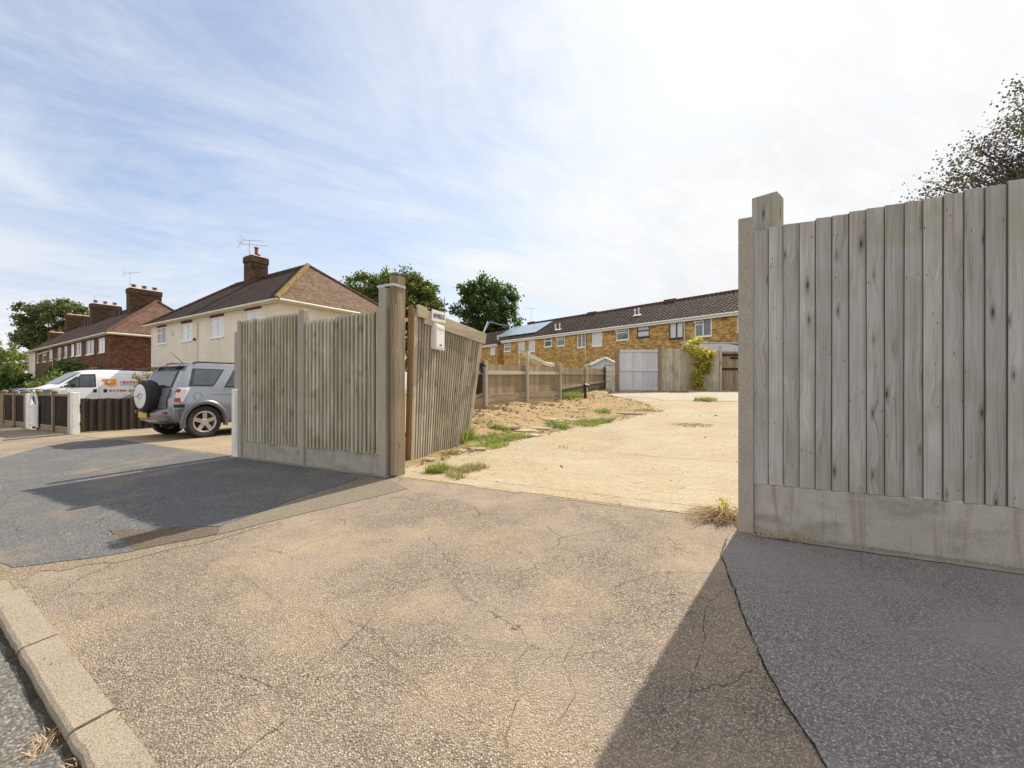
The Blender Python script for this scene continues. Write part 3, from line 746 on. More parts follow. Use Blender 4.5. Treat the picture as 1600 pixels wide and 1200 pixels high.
gbar(-.022, -.0, -.0, 1.0, -.045, .02, W_ORANGE, 'hinge_stile')
gbar(.001, .048, 0.0, .955, 0, .035, W_PALE, 'edge_board')
gbar(.955, 1.0, .0, .95, -.06, .03, W_PALE, 'end_stile')
gbar(.10, 1.02, .905, 1.0, .038, .065, W_PALE, 'top_board')
gbar(.0, .115, .935, 1.01, .068, .092, W_PALE, 'top_patch_board')
gbar(0, 1, .958, .99, -.03, .0, W_BROWN, 'top_rail')
for h in (.1, .5, .88): gbar(0, 1, h, h+.04, -.055, -.002, W_BROWN, 'rail')
for h in (.905, .1): mb = MB(); mb.box(gp(0, h)-gn*.03-DR*.14, DR*.16, gn*.02, UP*.05); mb.build('hinge', STEEL, GT)
mb = MB(); mb.tube([gp(1, .72)+gn*.02, gp(1, .72)+gn*.09, gp(1.05, .70)+gn*.10], .02); mb.cbox(gp(1.03, .66)+gn*.06, .06, .04, .11); mb.tube([gp(1.03, .69)+gn*.06, gp(1.03, .75)+gn*.06], .012)
mb.build('padlock', BLACK, GT)
# name board and letter box on the gate
gx = (gp(.5, .9)-gp(.1, .9)).normalized()
def onface(u, v, lift):                 # point of the warped leaf seen at (u, v), lifted off its face
    t, h = .3, .8
    def pr(t, h): q = gp(t, h)+gn*lift; return 800+F*q.x/q.y, CY-F*(q.z-H)/q.y
    for _ in range(12):
        a, b = pr(t, h); e = 1e-3; a1, b1 = pr(t+e, h); a2, b2 = pr(t, h+e)
        J = ((a1-a)/e, (a2-a)/e, (b1-b)/e, (b2-b)/e); dt = J[0]*J[3]-J[1]*J[2]
        t += (J[3]*(u-a)-J[1]*(v-b))/dt; h += (J[0]*(v-b)-J[2]*(u-a))/dt
    return gp(t, h)+gn*lift
s0, s1, s2, s3 = onface(673.5, 500.5, .068), onface(695, 505, .068), onface(695.5, 489.5, .068), onface(674.5, 483, .068)
NB = thing('name_sign', 'small white name plate with black capitals on the top board of the sagging gate', 'sign', s0)
mb = MB(); q = [s0, s1, s2, s3]; ex = gn*.014; mb.hexa([s0+ex, s1+ex, s1, s0, s3+ex, s2+ex, s2, s3] if (s1-s0).cross(-ex).dot(UP) > 0 else [s0, s1, s1+ex, s0+ex, s3, s2, s2+ex, s3+ex]); mb.build('plate', WHITE, NB, bevel=.003)
sx = (s1-s0).normalized(); sz = (s3-s0).normalized(); W_, H_ = (s1-s0).length, (s3-s0).length
fnt = H_*.62
text_mesh('lettering', 'NEWBRIDGE', fnt, INK, NB, s0+ex+sx*W_*.09+sz*H_*.27+gn*.002, sx, sz, .0015, .001, wid=W_*.82)
b0, b1, b3 = onface(673.5, 544.5, .05), onface(694, 545.5, .05), onface(674.5, 503, .05)
LB = thing('letter_box', 'white metal letter box screwed to the slats of the sagging gate, under the name plate', 'letter box', b0)
bx = gx*.235; bz = UP*.40; bo = onface(678, 546, .04)-gx*.085
mb = MB(); mb.box(bo, bx, gn*.095, bz); mb.build('body', WHITE, LB, bevel=.006)
mb = MB(); mb.box(bo+gn*.0955+gx*.02+UP*.03, gx*.195, gn*.006, UP*.27); mb.build('door', WHITE, LB, bevel=.003)
mb = MB(); mb.box(bo+gn*.0955+gx*.015+UP*.325, gx*.205, gn*.012, UP*.045); mb.build('flap', WHITEP, LB, bevel=.003)
mb = MB(); mb.tube([bo+gn*.1+gx*.118+UP*.26, bo+gn*.106+gx*.118+UP*.26], .008, 10); mb.build('lock', STEEL, LB)
mb = MB(); mb.box(bo+gn*.1020+gx*.09+UP*.065, gx*.06, gn*.003, UP*.018); mb.build('name_slot', INK, LB)
# bottle-green cord from the gate's free end
cord = [gp(1.0, .985), P(765, 503, 8.6), P(782, 507.5, 9.4), P(800, 510, 10.6), P(812, 512, 12)]
CD = thing('cord', 'blue cord stretched from the free end of the sagging gate', 'cord', cord[0])
mb = MB(); mb.tube(cord, .006, 5); mb.build('line', BLUE, CD)
mb = MB(); mb.tube([gp(1.0, .985), P(762, 502.5, 8.5)], .012, 8); mb.build('tensioner', STEEL, CD)
mb = MB(); mb.cbox(P(797, 510, 10.4), .03, .03, .12); mb.build('peg', WHITEP, CD)

# --- the yard's side fence, seen from its rail side
FY = thing('side_fence', 'low brown fence with pale top rails running back along the left of the yard', 'fence', fs(-1.75, 5))
def s_at(u, a):                          # depth coordinate s of column u on the line a
    r = (u-800)/F; o = fs(a, 0); return (r*o.y-o.x)/(NI.x-r*NI.y)
aF = -1.76; us = [757, 822, 874, 915, 944]
ss = [s_at(u, aF) for u in us]
ss = [ss[0]-2.6, *ss]
zt = lambda s: interp([(0, 1.62), (ss[1], 1.72), (ss[-1], 2.03)], s)
for i, s in enumerate(ss):
    mb = MB(); hi = (.16 if i in (2, 3) else .10) if i else .06
    g = zy(aF, s)
    post(mb, fs(aF+.02, s, 0), NI, DR, .12, .10, g-.3, zt(s)+hi)
    mb.build('fence_post', CONC_POST if i < 5 else W_DARK_SHADE, FY, bevel=.008)
for i in range(len(ss)-1):
    q0, q1 = ss[i]+.06, ss[i+1]-.06; L = q1-q0
    mb = MB(); gb = lambda x: zy(aF, q0+x)
    board_run(mb, fs(aF-.03, q0, 0), NI, -DR, L, lambda x: gb(x)+.32, lambda x: zt(q0+x)+.02, .125, lap=.012, t0=.018, t1=.008)
    mb.build('board_panel', W_YARD if i else W_DARK, FY)
    def rail(dz, h, m, t=.05, name='rail'):
        mb = MB(); A, B = fs(aF-.028, q0, 0), fs(aF-.028, q1, 0)
        za, zb = dz(q0), dz(q1)
        c = [A+UP*za, A+DR*t+UP*za, B+DR*t+UP*zb, B+UP*zb]; c += [p+UP*h for p in c]
        mb.hexa(c); mb.build(name, m, FY)
    rail(lambda s: zt(s)-.25, .10, W_PALE if i in (1, 2) else W_YARD)
    if i > 2 or i == 0: rail(lambda s: zy(aF, s)+.36, .07, W_YARD)
    rail(lambda s: zy(aF, s)+.15, .185, W_YARD if i < 3 else W_DARK_SHADE, .035, 'gravel_board')
    rail(lambda s: zy(aF, s)-.05, .195, W_YARD if i < 3 else W_DARK_SHADE, .03, 'gravel_board')
# --- back of the yard
DB = 20.2
def zB(u, v, d=DB): return P(u, v, d).z
X = Vector((1, 0, 0)); Y = Vector((0, 1, 0))
def bx(u, d): return (u-800)/F*d
p = P(946, 612, DB)
mb = MB(); mb.box(Vector((bx(947, DB), DB, .7)), X*(bx(962, DB)-bx(947, DB)), Y*.42, UP*(zB(0, 571)-.7)); PR = thing('brick_pier', 'pale painted blockwork pier between the low fence and the grey gate', 'pier', (bx(954, DB), DB, .9))
o = mb.build('pier', BRICK_PIER, PR, bevel=.01)
mb = MB(); mb.box(Vector((bx(946.3, DB), DB-.02, zB(0, 571)+.002)), X*.47, Y*.46, UP*.05); mb.build('coping', CONC_PALE, PR, bevel=.01)
BG = thing('yard_gate', 'pale grey boarded gate with three rails at the back of the yard', 'gate', (bx(965, DB), DB, .9))
for u0, u1, vt in ((961.5, 967.5, 545), (1028.5, 1033.5, 538)):
    mb = MB(); mb.box(Vector((bx(u0, DB), DB-.03, .7)), X*(bx(u1, DB)-bx(u0, DB)), Y*.13, UP*(zB(0, vt)-.7)); mb.build('gate_post', W_YARD, BG, bevel=.008)
mb = MB(); x0, x1 = bx(968, DB), bx(1028, DB)
board_run(mb, Vector((x0, DB+.04, 0)), X, -Y, x1-x0, zB(0, 610), zB(0, 548.5), .155, lap=.0, t0=.02, t1=.014, jit=.004); mb.build('board_panel', W_WHITEGREY, BG)
for v in (547.5, 577.5, 607.5):
    mb = MB(); mb.box(Vector((x0, DB-.03, zB(0, v+2.2))), X*(x1-x0), Y*.045, UP*.095); mb.build('rail', W_WHITEGREY, BG)
BF = thing('back_fence', 'grey-green boarded fence right of the grey gate, half hidden by a golden climber', 'fence', (bx(1060, DB), DB, .9))
mb = MB(); x0, x1 = bx(1033.5, DB), bx(1124, DB)
board_run(mb, Vector((x0, DB+.03, 0)), X, -Y, x1-x0, zB(0, 610), lambda x: lerp(zB(0, 544), zB(0, 547), x/(x1-x0)), .13, t0=.022, t1=.008); mb.build('board_panel', W_SLAT, BF)
for u in (1052, 1086):
    mb = MB(); mb.box(Vector((bx(u, DB), DB-.025, .8)), X*.05, Y*.03, UP*(zB(0, 546)-.8)); mb.build('cover_strip', W_SLAT, BF)
mb = MB(); mb.box(Vector((bx(1124, DB), DB-.03, .8)), X*.1, Y*.12, UP*(zB(0, 541)-.8)); mb.build('fence_post', W_SLAT, BF)
LP = thing('leaning_gate', 'dark grey ledged gate leaning at the far right of the yard beside the post', 'gate', (bx(1140, DB), DB, .9))
x0, x1 = bx(1127.5, DB), bx(1185, DB)
mb = MB(); board_run(mb, Vector((x0, DB+.05, 0)), X, -Y, x1-x0, .97, zB(0, 549), .13, t0=.02, t1=.01); mb.build('board_panel', W_YARD, LP)
for v, e in ((556, 0), (578, 0), (561, 14)):
    mb = MB(); mb.box(Vector((x0+e*.03, DB-.02, zB(0, v))), X*(x1-x0-e*.03), Y*.05, UP*.09); mb.build('rail', W_DARK, LP)
mb = MB(); mb.box(Vector((bx(1075, 19.6), 19.5, .85)), X*7.5, Y*.12, UP*.17); struct(mb.build('planting_kerb', CONC_PALE, bevel=.01))
mb = MB(); mb.grid([[(bx(1050, DB)+i*.5, y, 1.02+.05*nz(i, y, .8)) for i in range(16)] for y in (19.62, 19.9, 20.2)]); struct(mb.build('planting_bed', SOIL))
# standpipe
sp = P(914.5, 621, 15.6); sp.z = zy(*sa(sp.x, sp.y))
ST = thing('standpipe', 'short black standpipe with a tap in front of the low brown fence', 'standpipe', sp)
mb = MB(); mb.tube([sp-UP*.1, sp+UP*.46], .05, 10); mb.build('pipe', BLACK, ST, smooth=40)
mb = MB(); mb.lathe(sp+UP*.44, UP, [(.05, 0), (.075, .02), (.075, .1), (.04, .14), (0.001, .15)], 12); mb.tube([sp+UP*.48, sp+Vector((.1, -.04, .5)), sp+Vector((.13, -.05, .43))], .025, 8); mb.build('tap_head', BLACK, ST, smooth=40)
mb = MB(); mb.tube([sp+Vector((.08, -.03, .53)), sp+Vector((.14, -.03, .53))], .02, 8); mb.build('tap_handle', WHITEP, ST)

# --- low street fences further left
def zone(u, s): return a_at(u, s)
LF = thing('low_fence', 'low dark stained fence with knobbly capped posts along the street, right of the white wicket', 'fence', fs(a_at(95, .15), .15))
sN = .15
def lowfence(T, u0, u1, posts, mat, top=1.0):
    a0, a1 = a_at(u0, sN), a_at(u1, sN)
    mb = MB(); board_run(mb, fs(a0, sN, 0), DR, NO, a1-a0, .14, top-.08, .13, lap=0, t0=.014, t1=.01, jit=.002); mb.build('board_panel', mat, T)
    mb = MB(); mb.box(fs(a0, sN-.03, top-.085), DR*(a1-a0), NI*.07, UP*.06); mb.build('cap_rail', W_YARD, T, bevel=.006)
    mb = MB(); mb.box(fs(a0, sN-.02, -.1), DR*(a1-a0), NI*.04, UP*.235); mb.build('gravel_board', W_BROWN if mat is W_DARK else W_YARD, T)
    for u in posts:
        a = a_at(u, sN); mb = MB(); post(mb, fs(a, sN-.01, 0), DR, NI, .10, .10, -.1, top)
        mb.lathe(fs(a, sN-.01, top), UP, [(.05, -.001), (.075, .012), (.08, .04), (.05, .075), (.001, .08)], 10); mb.build('fence_post', W_YARD, T, smooth=40)
lowfence(LF, 60, 110, (61.5, 86), W_DARK)
a = a_at(110, sN-.1); mb = MB(); post(mb, fs(a, sN-.06, 0), DR, NI, .2, .14, -.1, 1.02); mb.build('fence_post', W_SLAT, LF, bevel=.012)
LF2 = thing('low_fence', 'low dark stained fence left of the white wicket', 'fence', fs(a_at(25, .15), .15))
lowfence(LF2, 7, 43, (8, 25, 42.5), W_DARK)
LF3 = thing('low_fence', 'low sandy unstained fence at the left edge, beyond the dark fences', 'fence', fs(a_at(0, .15), .15))
lowfence(LF3, -60, 6.5, (-8, -26, -44), W_YARD)
mb = MB(); post(mb, fs(a_at(118, .1)+.02, .08, 0), DR, NI, .15, .13, -.1, 1.02)
tag(mb.build('white_post', WHITEP, bevel=.012), 'stout white painted post at the corner of the dark low fences', 'post')
# white wicket with arched top
WK = thing('wicket_gate', 'white painted garden wicket with an arched scrolled top between the low dark fences', 'gate', fs(a_at(52, .1), .1))
a0, a1 = a_at(45.5, .08), a_at(59, .08); cw = a1-a0
mb = MB(); post(mb, fs(a0-.03, .08, 0), DR, NI, .12, .1, -.1, .98); mb.build('gate_post', WHITEP, WK, bevel=.01)
mb = MB(); arch = []
for i in range(13):
    t = i/12; arch.append(fs(a0+.06+t*(cw-.08), .08, .70+.36*math.sin(math.pi*t)**.7))
mb.tube(arch, .022, 6); mb.tube([fs(a0+.06, .08, .05), fs(a0+.06, .08, .70)], .022, 6); mb.tube([fs(a1-.02, .08, .05), fs(a1-.02, .08, .70)], .022, 6)
mb.box(fs(a0+.06, .07, .08), DR*(cw-.08), NI*.02, UP*.05); mb.box(fs(a0+.06, .07, .62), DR*(cw-.08), NI*.02, UP*.05); mb.build('frame', WHITEP, WK, smooth=40)
mb = MB(); k = 7
for i in range(k):
    a = a0+.06+(i+.5)*(cw-.08)/k; mb.box(fs(a-.035, .075, .06), DR*.058, NI*.012, UP*.58)
mb.build('slat_infill', WHITEP, WK)
mb = MB()
for sgn in (-1, 1):
    c0 = a0+.06+(cw-.08)/2
    mb.tube([fs(c0+sgn*(.03+.13*math.sin(t*.5)), .08, .68+.27*(t/6)) for t in range(7)], .012, 5)
mb.build('scroll', WHITEP, WK)
# dark side fence behind the car
SF = thing('low_fence', 'low dark side fence of upright boards running back beside the silver car', 'fence', fs(-10.7, 2))
aS = a_at(121, .15)
mb = MB(); board_run(mb, fs(aS, .2, 0), NI, DR, 9, .03, .86, .16, lap=.0, t0=.035, t1=.01, jit=.012); mb.build('board_panel', W_DARK, SF)
for z in (.2, .62): 
    mb = MB(); mb.box(fs(aS-.05, .2, z), NI*9, DR*.045, UP*.07); mb.build('rail', W_DARK, SF)

# ================================================================== HOUSES
class Facade:
    def __init__(s, O, e, m):
        s.O = Vector((*O, 0)); s.e = Vector((*e, 0)).normalized(); s.m = Vector((*m, 0)).normalized()
    def pt(s, a, z, out=0): return s.O+s.e*a+s.m*out+UP*z
    def a(s, u): r = (u-800)/F; return (r*s.O.y-s.O.x)/(s.e.x-r*s.e.y)
    def z(s, u, v): q = s.O+s.e*s.a(u); return H+(CY-v)/F*q.y
    def rect(s, u0, u1, v0, v1):        # v0 top, v1 bottom measured at the middle column
        a0, a1 = sorted((s.a(u0), s.a(u1))); um = (u0+u1)/2
        return a0, a1, s.z(um, v1), s.z(um, v0)
    def wall(s, mb, a0, a1, z0, z1, holes=(), dep=.10, split=None):
        hs = [h for h in holes if h[0] < a1 and h[1] > a0]
        xs = sorted({a0, a1, *[max(a0, h[0]) for h in hs], *[min(a1, h[1]) for h in hs]}); zs = sorted({z0, z1, *[h[2] for h in hs], *[h[3] for h in hs]})
        for x0, x1 in zip(xs, xs[1:]):
            for y0, y1 in zip(zs, zs[1:]):
                cx, cy = (x0+x1)/2, (y0+y1)/2
                if any(h[0] < cx < h[1] and h[2] < cy < h[3] for h in hs): continue
                q = [s.pt(x0, y0), s.pt(x1, y0), s.pt(x1, y1), s.pt(x0, y1)]; uv = [(x0, y0), (x1, y0), (x1, y1), (x0, y1)]
                if (q[1]-q[0]).cross(q[3]-q[0]).dot(s.m) < 0: q.reverse(); uv.reverse()
                mb.face(q, uv)
        for (h0, h1, b, t) in hs:
            for A, B in (((h0, b), (h0, t)), ((h0, t), (h1, t)), ((h1, t), (h1, b)), ((h1, b), (h0, b))):
                mb.face([s.pt(*A), s.pt(*B), s.pt(*B, -dep), s.pt(*A, -dep)], [(A[0], A[1]), (B[0], B[1]), (B[0]+dep, B[1]), (A[0]+dep, A[1])])
    def bar(s, mb, a0, a1, z0, z1, o0, o1):
        mb.box(s.pt(a0, z0, o0), s.e*(a1-a0), s.m*(o1-o0), UP*(z1-z0))
    def window(s, par, h, mat=None, pane=None, cols=(.5,), vent=None, sill=True, dep=-.07, open_vent=False, fw=.055, lintel=None):
        mat = mat or WHITE; pane = pane or GLASS
        a0, a1, z0, z1 = h; W = a1-a0; Hh = z1-z0; fr = MB()
        a0 += .003; a1 -= .003; z0 += .003; z1 -= .003
        bar = lambda p, q, r, t, e=0: s.bar(fr, p, q, r, t, dep, dep+.06+e)
        bar(a0, a0+fw, z0, z1); bar(a1-fw, a1, z0, z1); bar(a0+fw, a1-fw, z0, z0+fw); bar(a0+fw, a1-fw, z1-fw, z1)
        for c in cols: bar(a0+W*c-fw*.6, a0+W*c+fw*.6, z0+fw, z1-fw, .002)
        if vent:
            c0, c1, frac = vent; zz = z1-Hh*frac
            bar(a0+W*c0+fw, a0+W*c1-fw*.6, zz-fw*.6, zz+fw*.6, .004)
        wo = fr.build('window', mat, par)
        g = MB(); g.face([s.pt(a0+.01, z0+.01, dep+.03), s.pt(a1-.01, z0+.01, dep+.03), s.pt(a1-.01, z1-.01, dep+.03), s.pt(a0+.01, z1-.01, dep+.03)]); g.build('pane', pane, wo)
        if sill:
            g = MB(); s.bar(g, a0-.05, a1+.05, z0-.065, z0-.004, dep+.062, .06); g.build('sill', mat, wo)
        if open_vent and vent:          # top-hung light standing open
            c0, c1, frac = vent; q0, q1 = a0+W*c0+fw*.4, a0+W*c1-fw*.4; zb = z1-Hh*frac
            hgt = z1-zb-.03; o = .075; ex = hgt*.8; dz = hgt*.6
            A = [s.pt(q0, z1-.03, -.005), s.pt(q1, z1-.03, -.005)]; B = [s.pt(q0, z1-.03-dz, ex-.005), s.pt(q1, z1-.03-dz, ex-.005)]
            g = MB()
            for p, q in ((A[0], B[0]), (A[1], B[1]), (A[0], A[1]), (B[0], B[1])): g.tube([p, q], .028, 4)
            l = g.build('top_light', mat, wo)
        return wo
def roof_quad(mb, q, eave, thick=.0):
    """q: polygon; uv from distance along the eave line and up the slope"""
    q = [Vector(p) for p in q]; e = (eave[1]-eave[0]).normalized(); n = (q[1]-q[0]).cross(q[2]-q[0]).normalized()
    up = n.cross(e);
    if up.z < 0: up = -up
    uv = [((p-eave[0]).dot(e), (p-eave[0]).dot(up)) for p in q]
    if n.z < 0: q.reverse(); uv.reverse()
    mb.face(q, uv)
def gutter(par, pts, mat, r=.06, fascia=.16):
    mb = MB(); mb.tube(pts, r, 8); mb.build('gutter', mat, par, smooth=50)
def chimney(par, c, e, lx, ly, z0, z1, pots, mat=None, poth=.32, potr=.11, cap=None):
    e = Vector((*e[:2], 0)).normalized(); f = Vector((-e.y, e.x, 0)); c = Vector((c[0], c[1], 0))
    def bk(mb, lx, ly, z0, z1):
        o = c-e*lx/2-f*ly/2; b = [o, o+e*lx, o+e*lx+f*ly, o+f*ly]; per = [0, lx, lx+ly, 2*lx+ly, 2*lx+2*ly]
        for i in range(4):
            p, q = b[i], b[(i+1) % 4]
            mb.face([p+UP*z0, q+UP*z0, q+UP*z1, p+UP*z1], [(per[i], z0), (per[i+1], z0), (per[i+1], z1), (per[i], z1)])
        mb.face([p+UP*z1 for p in b], [(0, 0), (lx, 0), (lx, ly), (0, ly)]); mb.face([p+UP*z0 for p in b][::-1])
    mb = MB(); bk(mb, lx, ly, z0, z1-.42); bk(mb, lx+.09, ly+.09, z1-.42, z1-.06); bk(mb, lx+.04, ly+.04, z1-.06, z1)
    ch = mb.build('chimney', mat or BRICK_STACK, par)
    mb = MB(); o = c-e*(lx+.02)/2-f*(ly+.02)/2+UP*(z1+.001)
    i = .12; top = [c+e*sx*(lx/2-i)+f*sy*(ly/2-i)+UP*(z1+.09) for sx, sy in ((-1, -1), (1, -1), (1, 1), (-1, 1))]
    bot = [c+e*sx*(lx/2)+f*sy*(ly/2)+UP*(z1+.001) for sx, sy in ((-1, -1), (1, -1), (1, 1), (-1, 1))]
    mb.grid([bot, top], close=True); mb.face(top); mb.build('flaunching', CONC_PALE, ch)
    for t, hh in pots:
        mb = MB(); o = c+e*(t*lx)+UP*(z1+.05)
        mb.lathe(o, UP, [(potr*1.1, 0), (potr*1.05, hh*.15), (potr*.85, hh*.25), (potr*.8, hh*.85), (potr*1.1, hh*.88), (potr*1.1, hh), (potr*.7, hh), (potr*.7, hh*.6)], 12); mb.build('pot', TERRA, ch, smooth=40)
    return ch
def aerial(par, base, h, dirv, L=1.1, n=9, refl=True, name='aerial', z2=None):
    mb = MB(); b = Vector(base); d = Vector(dirv).normalized(); w = Vector((-d.y, d.x, .0)).normalized(); t = b+UP*h
    mb.tube([b, t+UP*.05], .018, 6)
    def yagi(t, d, L, w):
        mb.tube([t-d*L*.35, t+d*L*.65], .012, 5)
        for i in range(n):
            p = t+d*L*(-.25+.9*i/(n-1)); k = .16-.06*i/n
            mb.tube([p-w*k, p+w*k], .007, 4)
        if refl:
            for sg in (-1, 1): mb.tube([t-d*L*.33, t-d*L*.42+UP*sg*.28+w*0], .008, 4); 
            for j in range(4):
                for sg in (-1, 1):
                    q = t-d*(L*.33+.02*j)+UP*sg*(.07*(j+1)); mb.tube([q-w*.2, q+w*.2], .006, 4)
    yagi(t, d, L, w)
    if z2: yagi(b+UP*h*z2[0], Vector(z2[1]).normalized(), L*z2[2], w)
    return mb.build(name, STEEL, par)

# ------------------------------------------------ cream pebble-dashed pair
def hiproof_house(T, C, e, p, L, D, zg, ze, rise, ov, inset, roofm, hipm, wall, holes_f, holes_s, wmat, split=None):
    """C: seen gutter corner; e along the street front, p into the plot"""
    C = Vector((*C, 0)); e = Vector((*e, 0)).normalized(); p = Vector((*p, 0)).normalized()
    ff = Facade((C+e*ov+p*ov)[:2], e[:2], (-p)[:2]); fsd = Facade((C+e*ov+p*ov)[:2], p[:2], (-e)[:2])
    Lw, Dw = L-2*ov, D-2*ov
    mb = MB(); ff.wall(mb, 0, Lw if not split else split, zg, ze-.06, holes_f); fsd.wall(mb, 0, Dw, zg, ze-.06, holes_s)
    b1 = Facade((C+e*(L-ov)+p*ov)[:2], p[:2], e[:2]); b2 = Facade((C+e*ov+p*(D-ov))[:2], e[:2], p[:2])
    if not split: b1.wall(mb, 0, Dw, zg, ze-.06)
    b2.wall(mb, 0, Lw, zg, ze-.06)
    mb.build('wall', wmat, T)
    if split:
        mb = MB(); ff.wall(mb, split+.004, Lw, zg, ze-.06, holes_f); b1.wall(mb, 0, Dw, zg, ze-.06); mb.build('wall', WHITEP if False else DASH, T)
    # soffit + fascia
    z = ze-.055
    A, B, E, G_ = C, C+e*L, C+e*L+p*D, C+p*D
    i0, i1 = inset
    ra, rb = C+e*i0+p*D/2+UP*(ze+rise), C+e*(L-i1)+p*D/2+UP*(ze+rise)
    zz = UP*ze
    mb = MB(); mb.face([A+UP*z, G_+UP*z, E+UP*z, B+UP*z])
    for q, r in ((A, B), (B, E), (E, G_), (G_, A)): mb.face([q+UP*z, r+UP*z, r+UP*(ze+.05), q+UP*(ze+.05)])
    mb.build('soffit', wall, T)
    zz = UP*(ze+.05)
    oo = -.03
    A1, B1, E1, G1 = A-e*.03-p*.03, B+e*.03-p*.03, E+e*.03+p*.03, G_-e*.03+p*.03
    mb = MB(); roof_quad(mb, [A1+zz, B1+zz, rb, ra], (A1+zz, B1+zz)); roof_quad(mb, [E1+zz, G1+zz, ra, rb], (E1+zz, G1+zz)); roof_quad(mb, [B1+zz, E1+zz, rb], (B1+zz, E1+zz))
    mb.cm = 1; roof_quad(mb, [G1+zz, A1+zz, ra], (G1+zz, A1+zz))
    rf = mb.build('roof', [roofm, hipm], T)
    return ff, fsd, rf, (A1+zz, B1+zz, E1+zz, G1+zz, ra, rb)
CH = thing('semi_detached_house', 'cream pebble-dashed two-storey pair with a dark hipped tiled roof, behind the silver car', 'house', (-17, 26, .3))
eC, pC = (-.844, .536), (.536, .844)
zeC = 5.30
# openings measured on the wall plane
ffc = Facade(Vector((-11.0, 20.05))+Vector(eC)*.3+Vector(pC)*.3, eC, (-.536, -.844))
hf = [ffc.rect(383, 408, 484, 506), ffc.rect(328.5, 349.5, 495.5, 527), ffc.rect(283.5, 300.5, 505, 532.5), ffc.rect(246, 260, 511.5, 537)]
lit = [(h[0]-.03, h[1]+.03, h[3], h[3]+.20) for h in hf]
door = ffc.rect(240, 262, 580, 625); hf2 = hf
ff, fsd, rf, rc = hiproof_house(CH, (-11.0, 20.05), eC, pC, 16.2, 8.0, .1, zeC, 3.15, .3, (3.9, 3.9), TILE_CREAM, TILE_HIP, CREAMP, hf, [], DASH)
for i, h in enumerate(hf):
    ff.window(CH, h, WHITE, NET if i < 3 else GLASS, cols=(.5,) if i != 2 else (.45,), vent=(0.5, 1, .36) if i in (1, 3) else ((0, .5, .36) if i == 2 else (0, .5, .3)))
    mb = MB(); ff.bar(mb, h[0]-.04, h[1]+.04, h[3]+.004, min(h[3]+.21, zeC-.07), -.03, .02); mb.build('lintel', REDTR, CH)
gutter(CH, [rc[0]+UP*-.03, rc[1]+UP*-.03], CREAMP); gutter(CH, [rc[3]+UP*-.03, rc[0]+UP*-.03], CREAMP)
def ridge(par, a, b, mat, r=.11, seg=.32, name='ridge_tile'):
    a, b = Vector(a), Vector(b); L = (b-a).length; k = int(L/seg); d = (b-a).normalized(); mb = MB()
    for i in range(k):
        p, q = a+d*(i*L/k), a+d*((i+1)*L/k+.02); mb.tube([p, q], [r*.92, r*1.05], 8, cap=True)
    return mb.build(name, mat, par)
ridge(rf, rc[4], rc[5], RIDGE); ridge(rf, rc[0], rc[4], RIDGE_Y, .15, .22); ridge(rf, rc[3], rc[4], RIDGE); ridge(rf, rc[1], rc[5], RIDGE)
def on_face(u, v, q):                   # point of the plane through three corners
    n = (q[1]-q[0]).cross(q[2]-q[0]); return on_plane(u, v, q[0], n)
a_ch = 8.1; cpos = Vector((-11.0, 20.05, 0))+Vector((*eC, 0))*a_ch+Vector((*pC, 0))*3.6
r_ = (400-800)/F; o_ = Vector((-11.0, 20.05, 0))+Vector((*pC, 0))*3.75; a_ch = (r_*o_.y-o_.x)/(eC[0]-r_*eC[1]); cpos = o_+Vector((*eC, 0))*a_ch
zc = H+(CY-403)/F*cpos.y
chc = chimney(CH, cpos, eC, .95, 1.05, 7.2, zc, [(.32, .28), (-.05, .62), (-.3, .12)][1:], potr=.12)
mb = MB(); off = Vector((*pC, 0))*-.56
mb.box(cpos-Vector((*eC, 0))*.52+off*1.05+UP*7.35, Vector((*eC, 0))*1.04, Vector((*pC, 0))*.05, UP*.30); mb.build('flashing', LEAD, chc)
aerial(CH, cpos+Vector((-.25, -.3, zc)), 1.05, (1, -.12, -.08), 1.5, 11, name='aerial', z2=(.74, (1, .25, -.02), 1.1))
# downpipes, alarm box, lamp, porch
def downpipe(par, fc, u, z0, z1, mat, kick=.28):
    a = fc.a(u); mb = MB(); mb.tube([fc.pt(a, z1, kick), fc.pt(a+.1, z1-.12, kick*.9), fc.pt(a+.1, z1-.38, .06), fc.pt(a+.1, z0, .06)], .04, 8); mb.build('downpipe', mat, par, smooth=50)
downpipe(CH, ff, 311, .3, zeC-.02, CREAMP)
h = ff.rect(267, 271.5, 516, 524); mb = MB(); mb.lathe(ff.pt((h[0]+h[1])/2, (h[2]+h[3])/2, 0), ff.m, [(.17, 0), (.18, .05), (.12, .08), (.001, .085)], 12); mb.build('alarm_box', CREAMP, CH, smooth=40)
for u, v in ((305.5, 530.5), (235.5, 539)):
    mb = MB(); mb.cbox(ff.pt(ff.a(u), ff.z(u, v), .05), .12, .12, .14); mb.build('security_lamp', BLACK, CH)
mb = MB(); A, B = ff.a(238), ff.a(266); z = ff.z(252, 577)
mb.box(ff.pt(min(A, B), z, .0), ff.e*abs(A-B), ff.m*.9, UP*.07); mb.build('porch_canopy', BROWNP, CH)
mb = MB(); mb.face([rc[0], rc[0]]+[rc[1]]) if False else None
# verge line between the two halves of the roof
p0 = on_face(400, 447, (rc[0], rc[1], rc[5])); p1 = on_face(311, 490, (rc[0], rc[1], rc[5]))
mb = MB(); mb.tube([p0+UP*.01, p1+UP*.01], .035, 6); mb.build('party_line', simple('roof_joint', (.14, .11, .09), .9, .3, 5), rf)

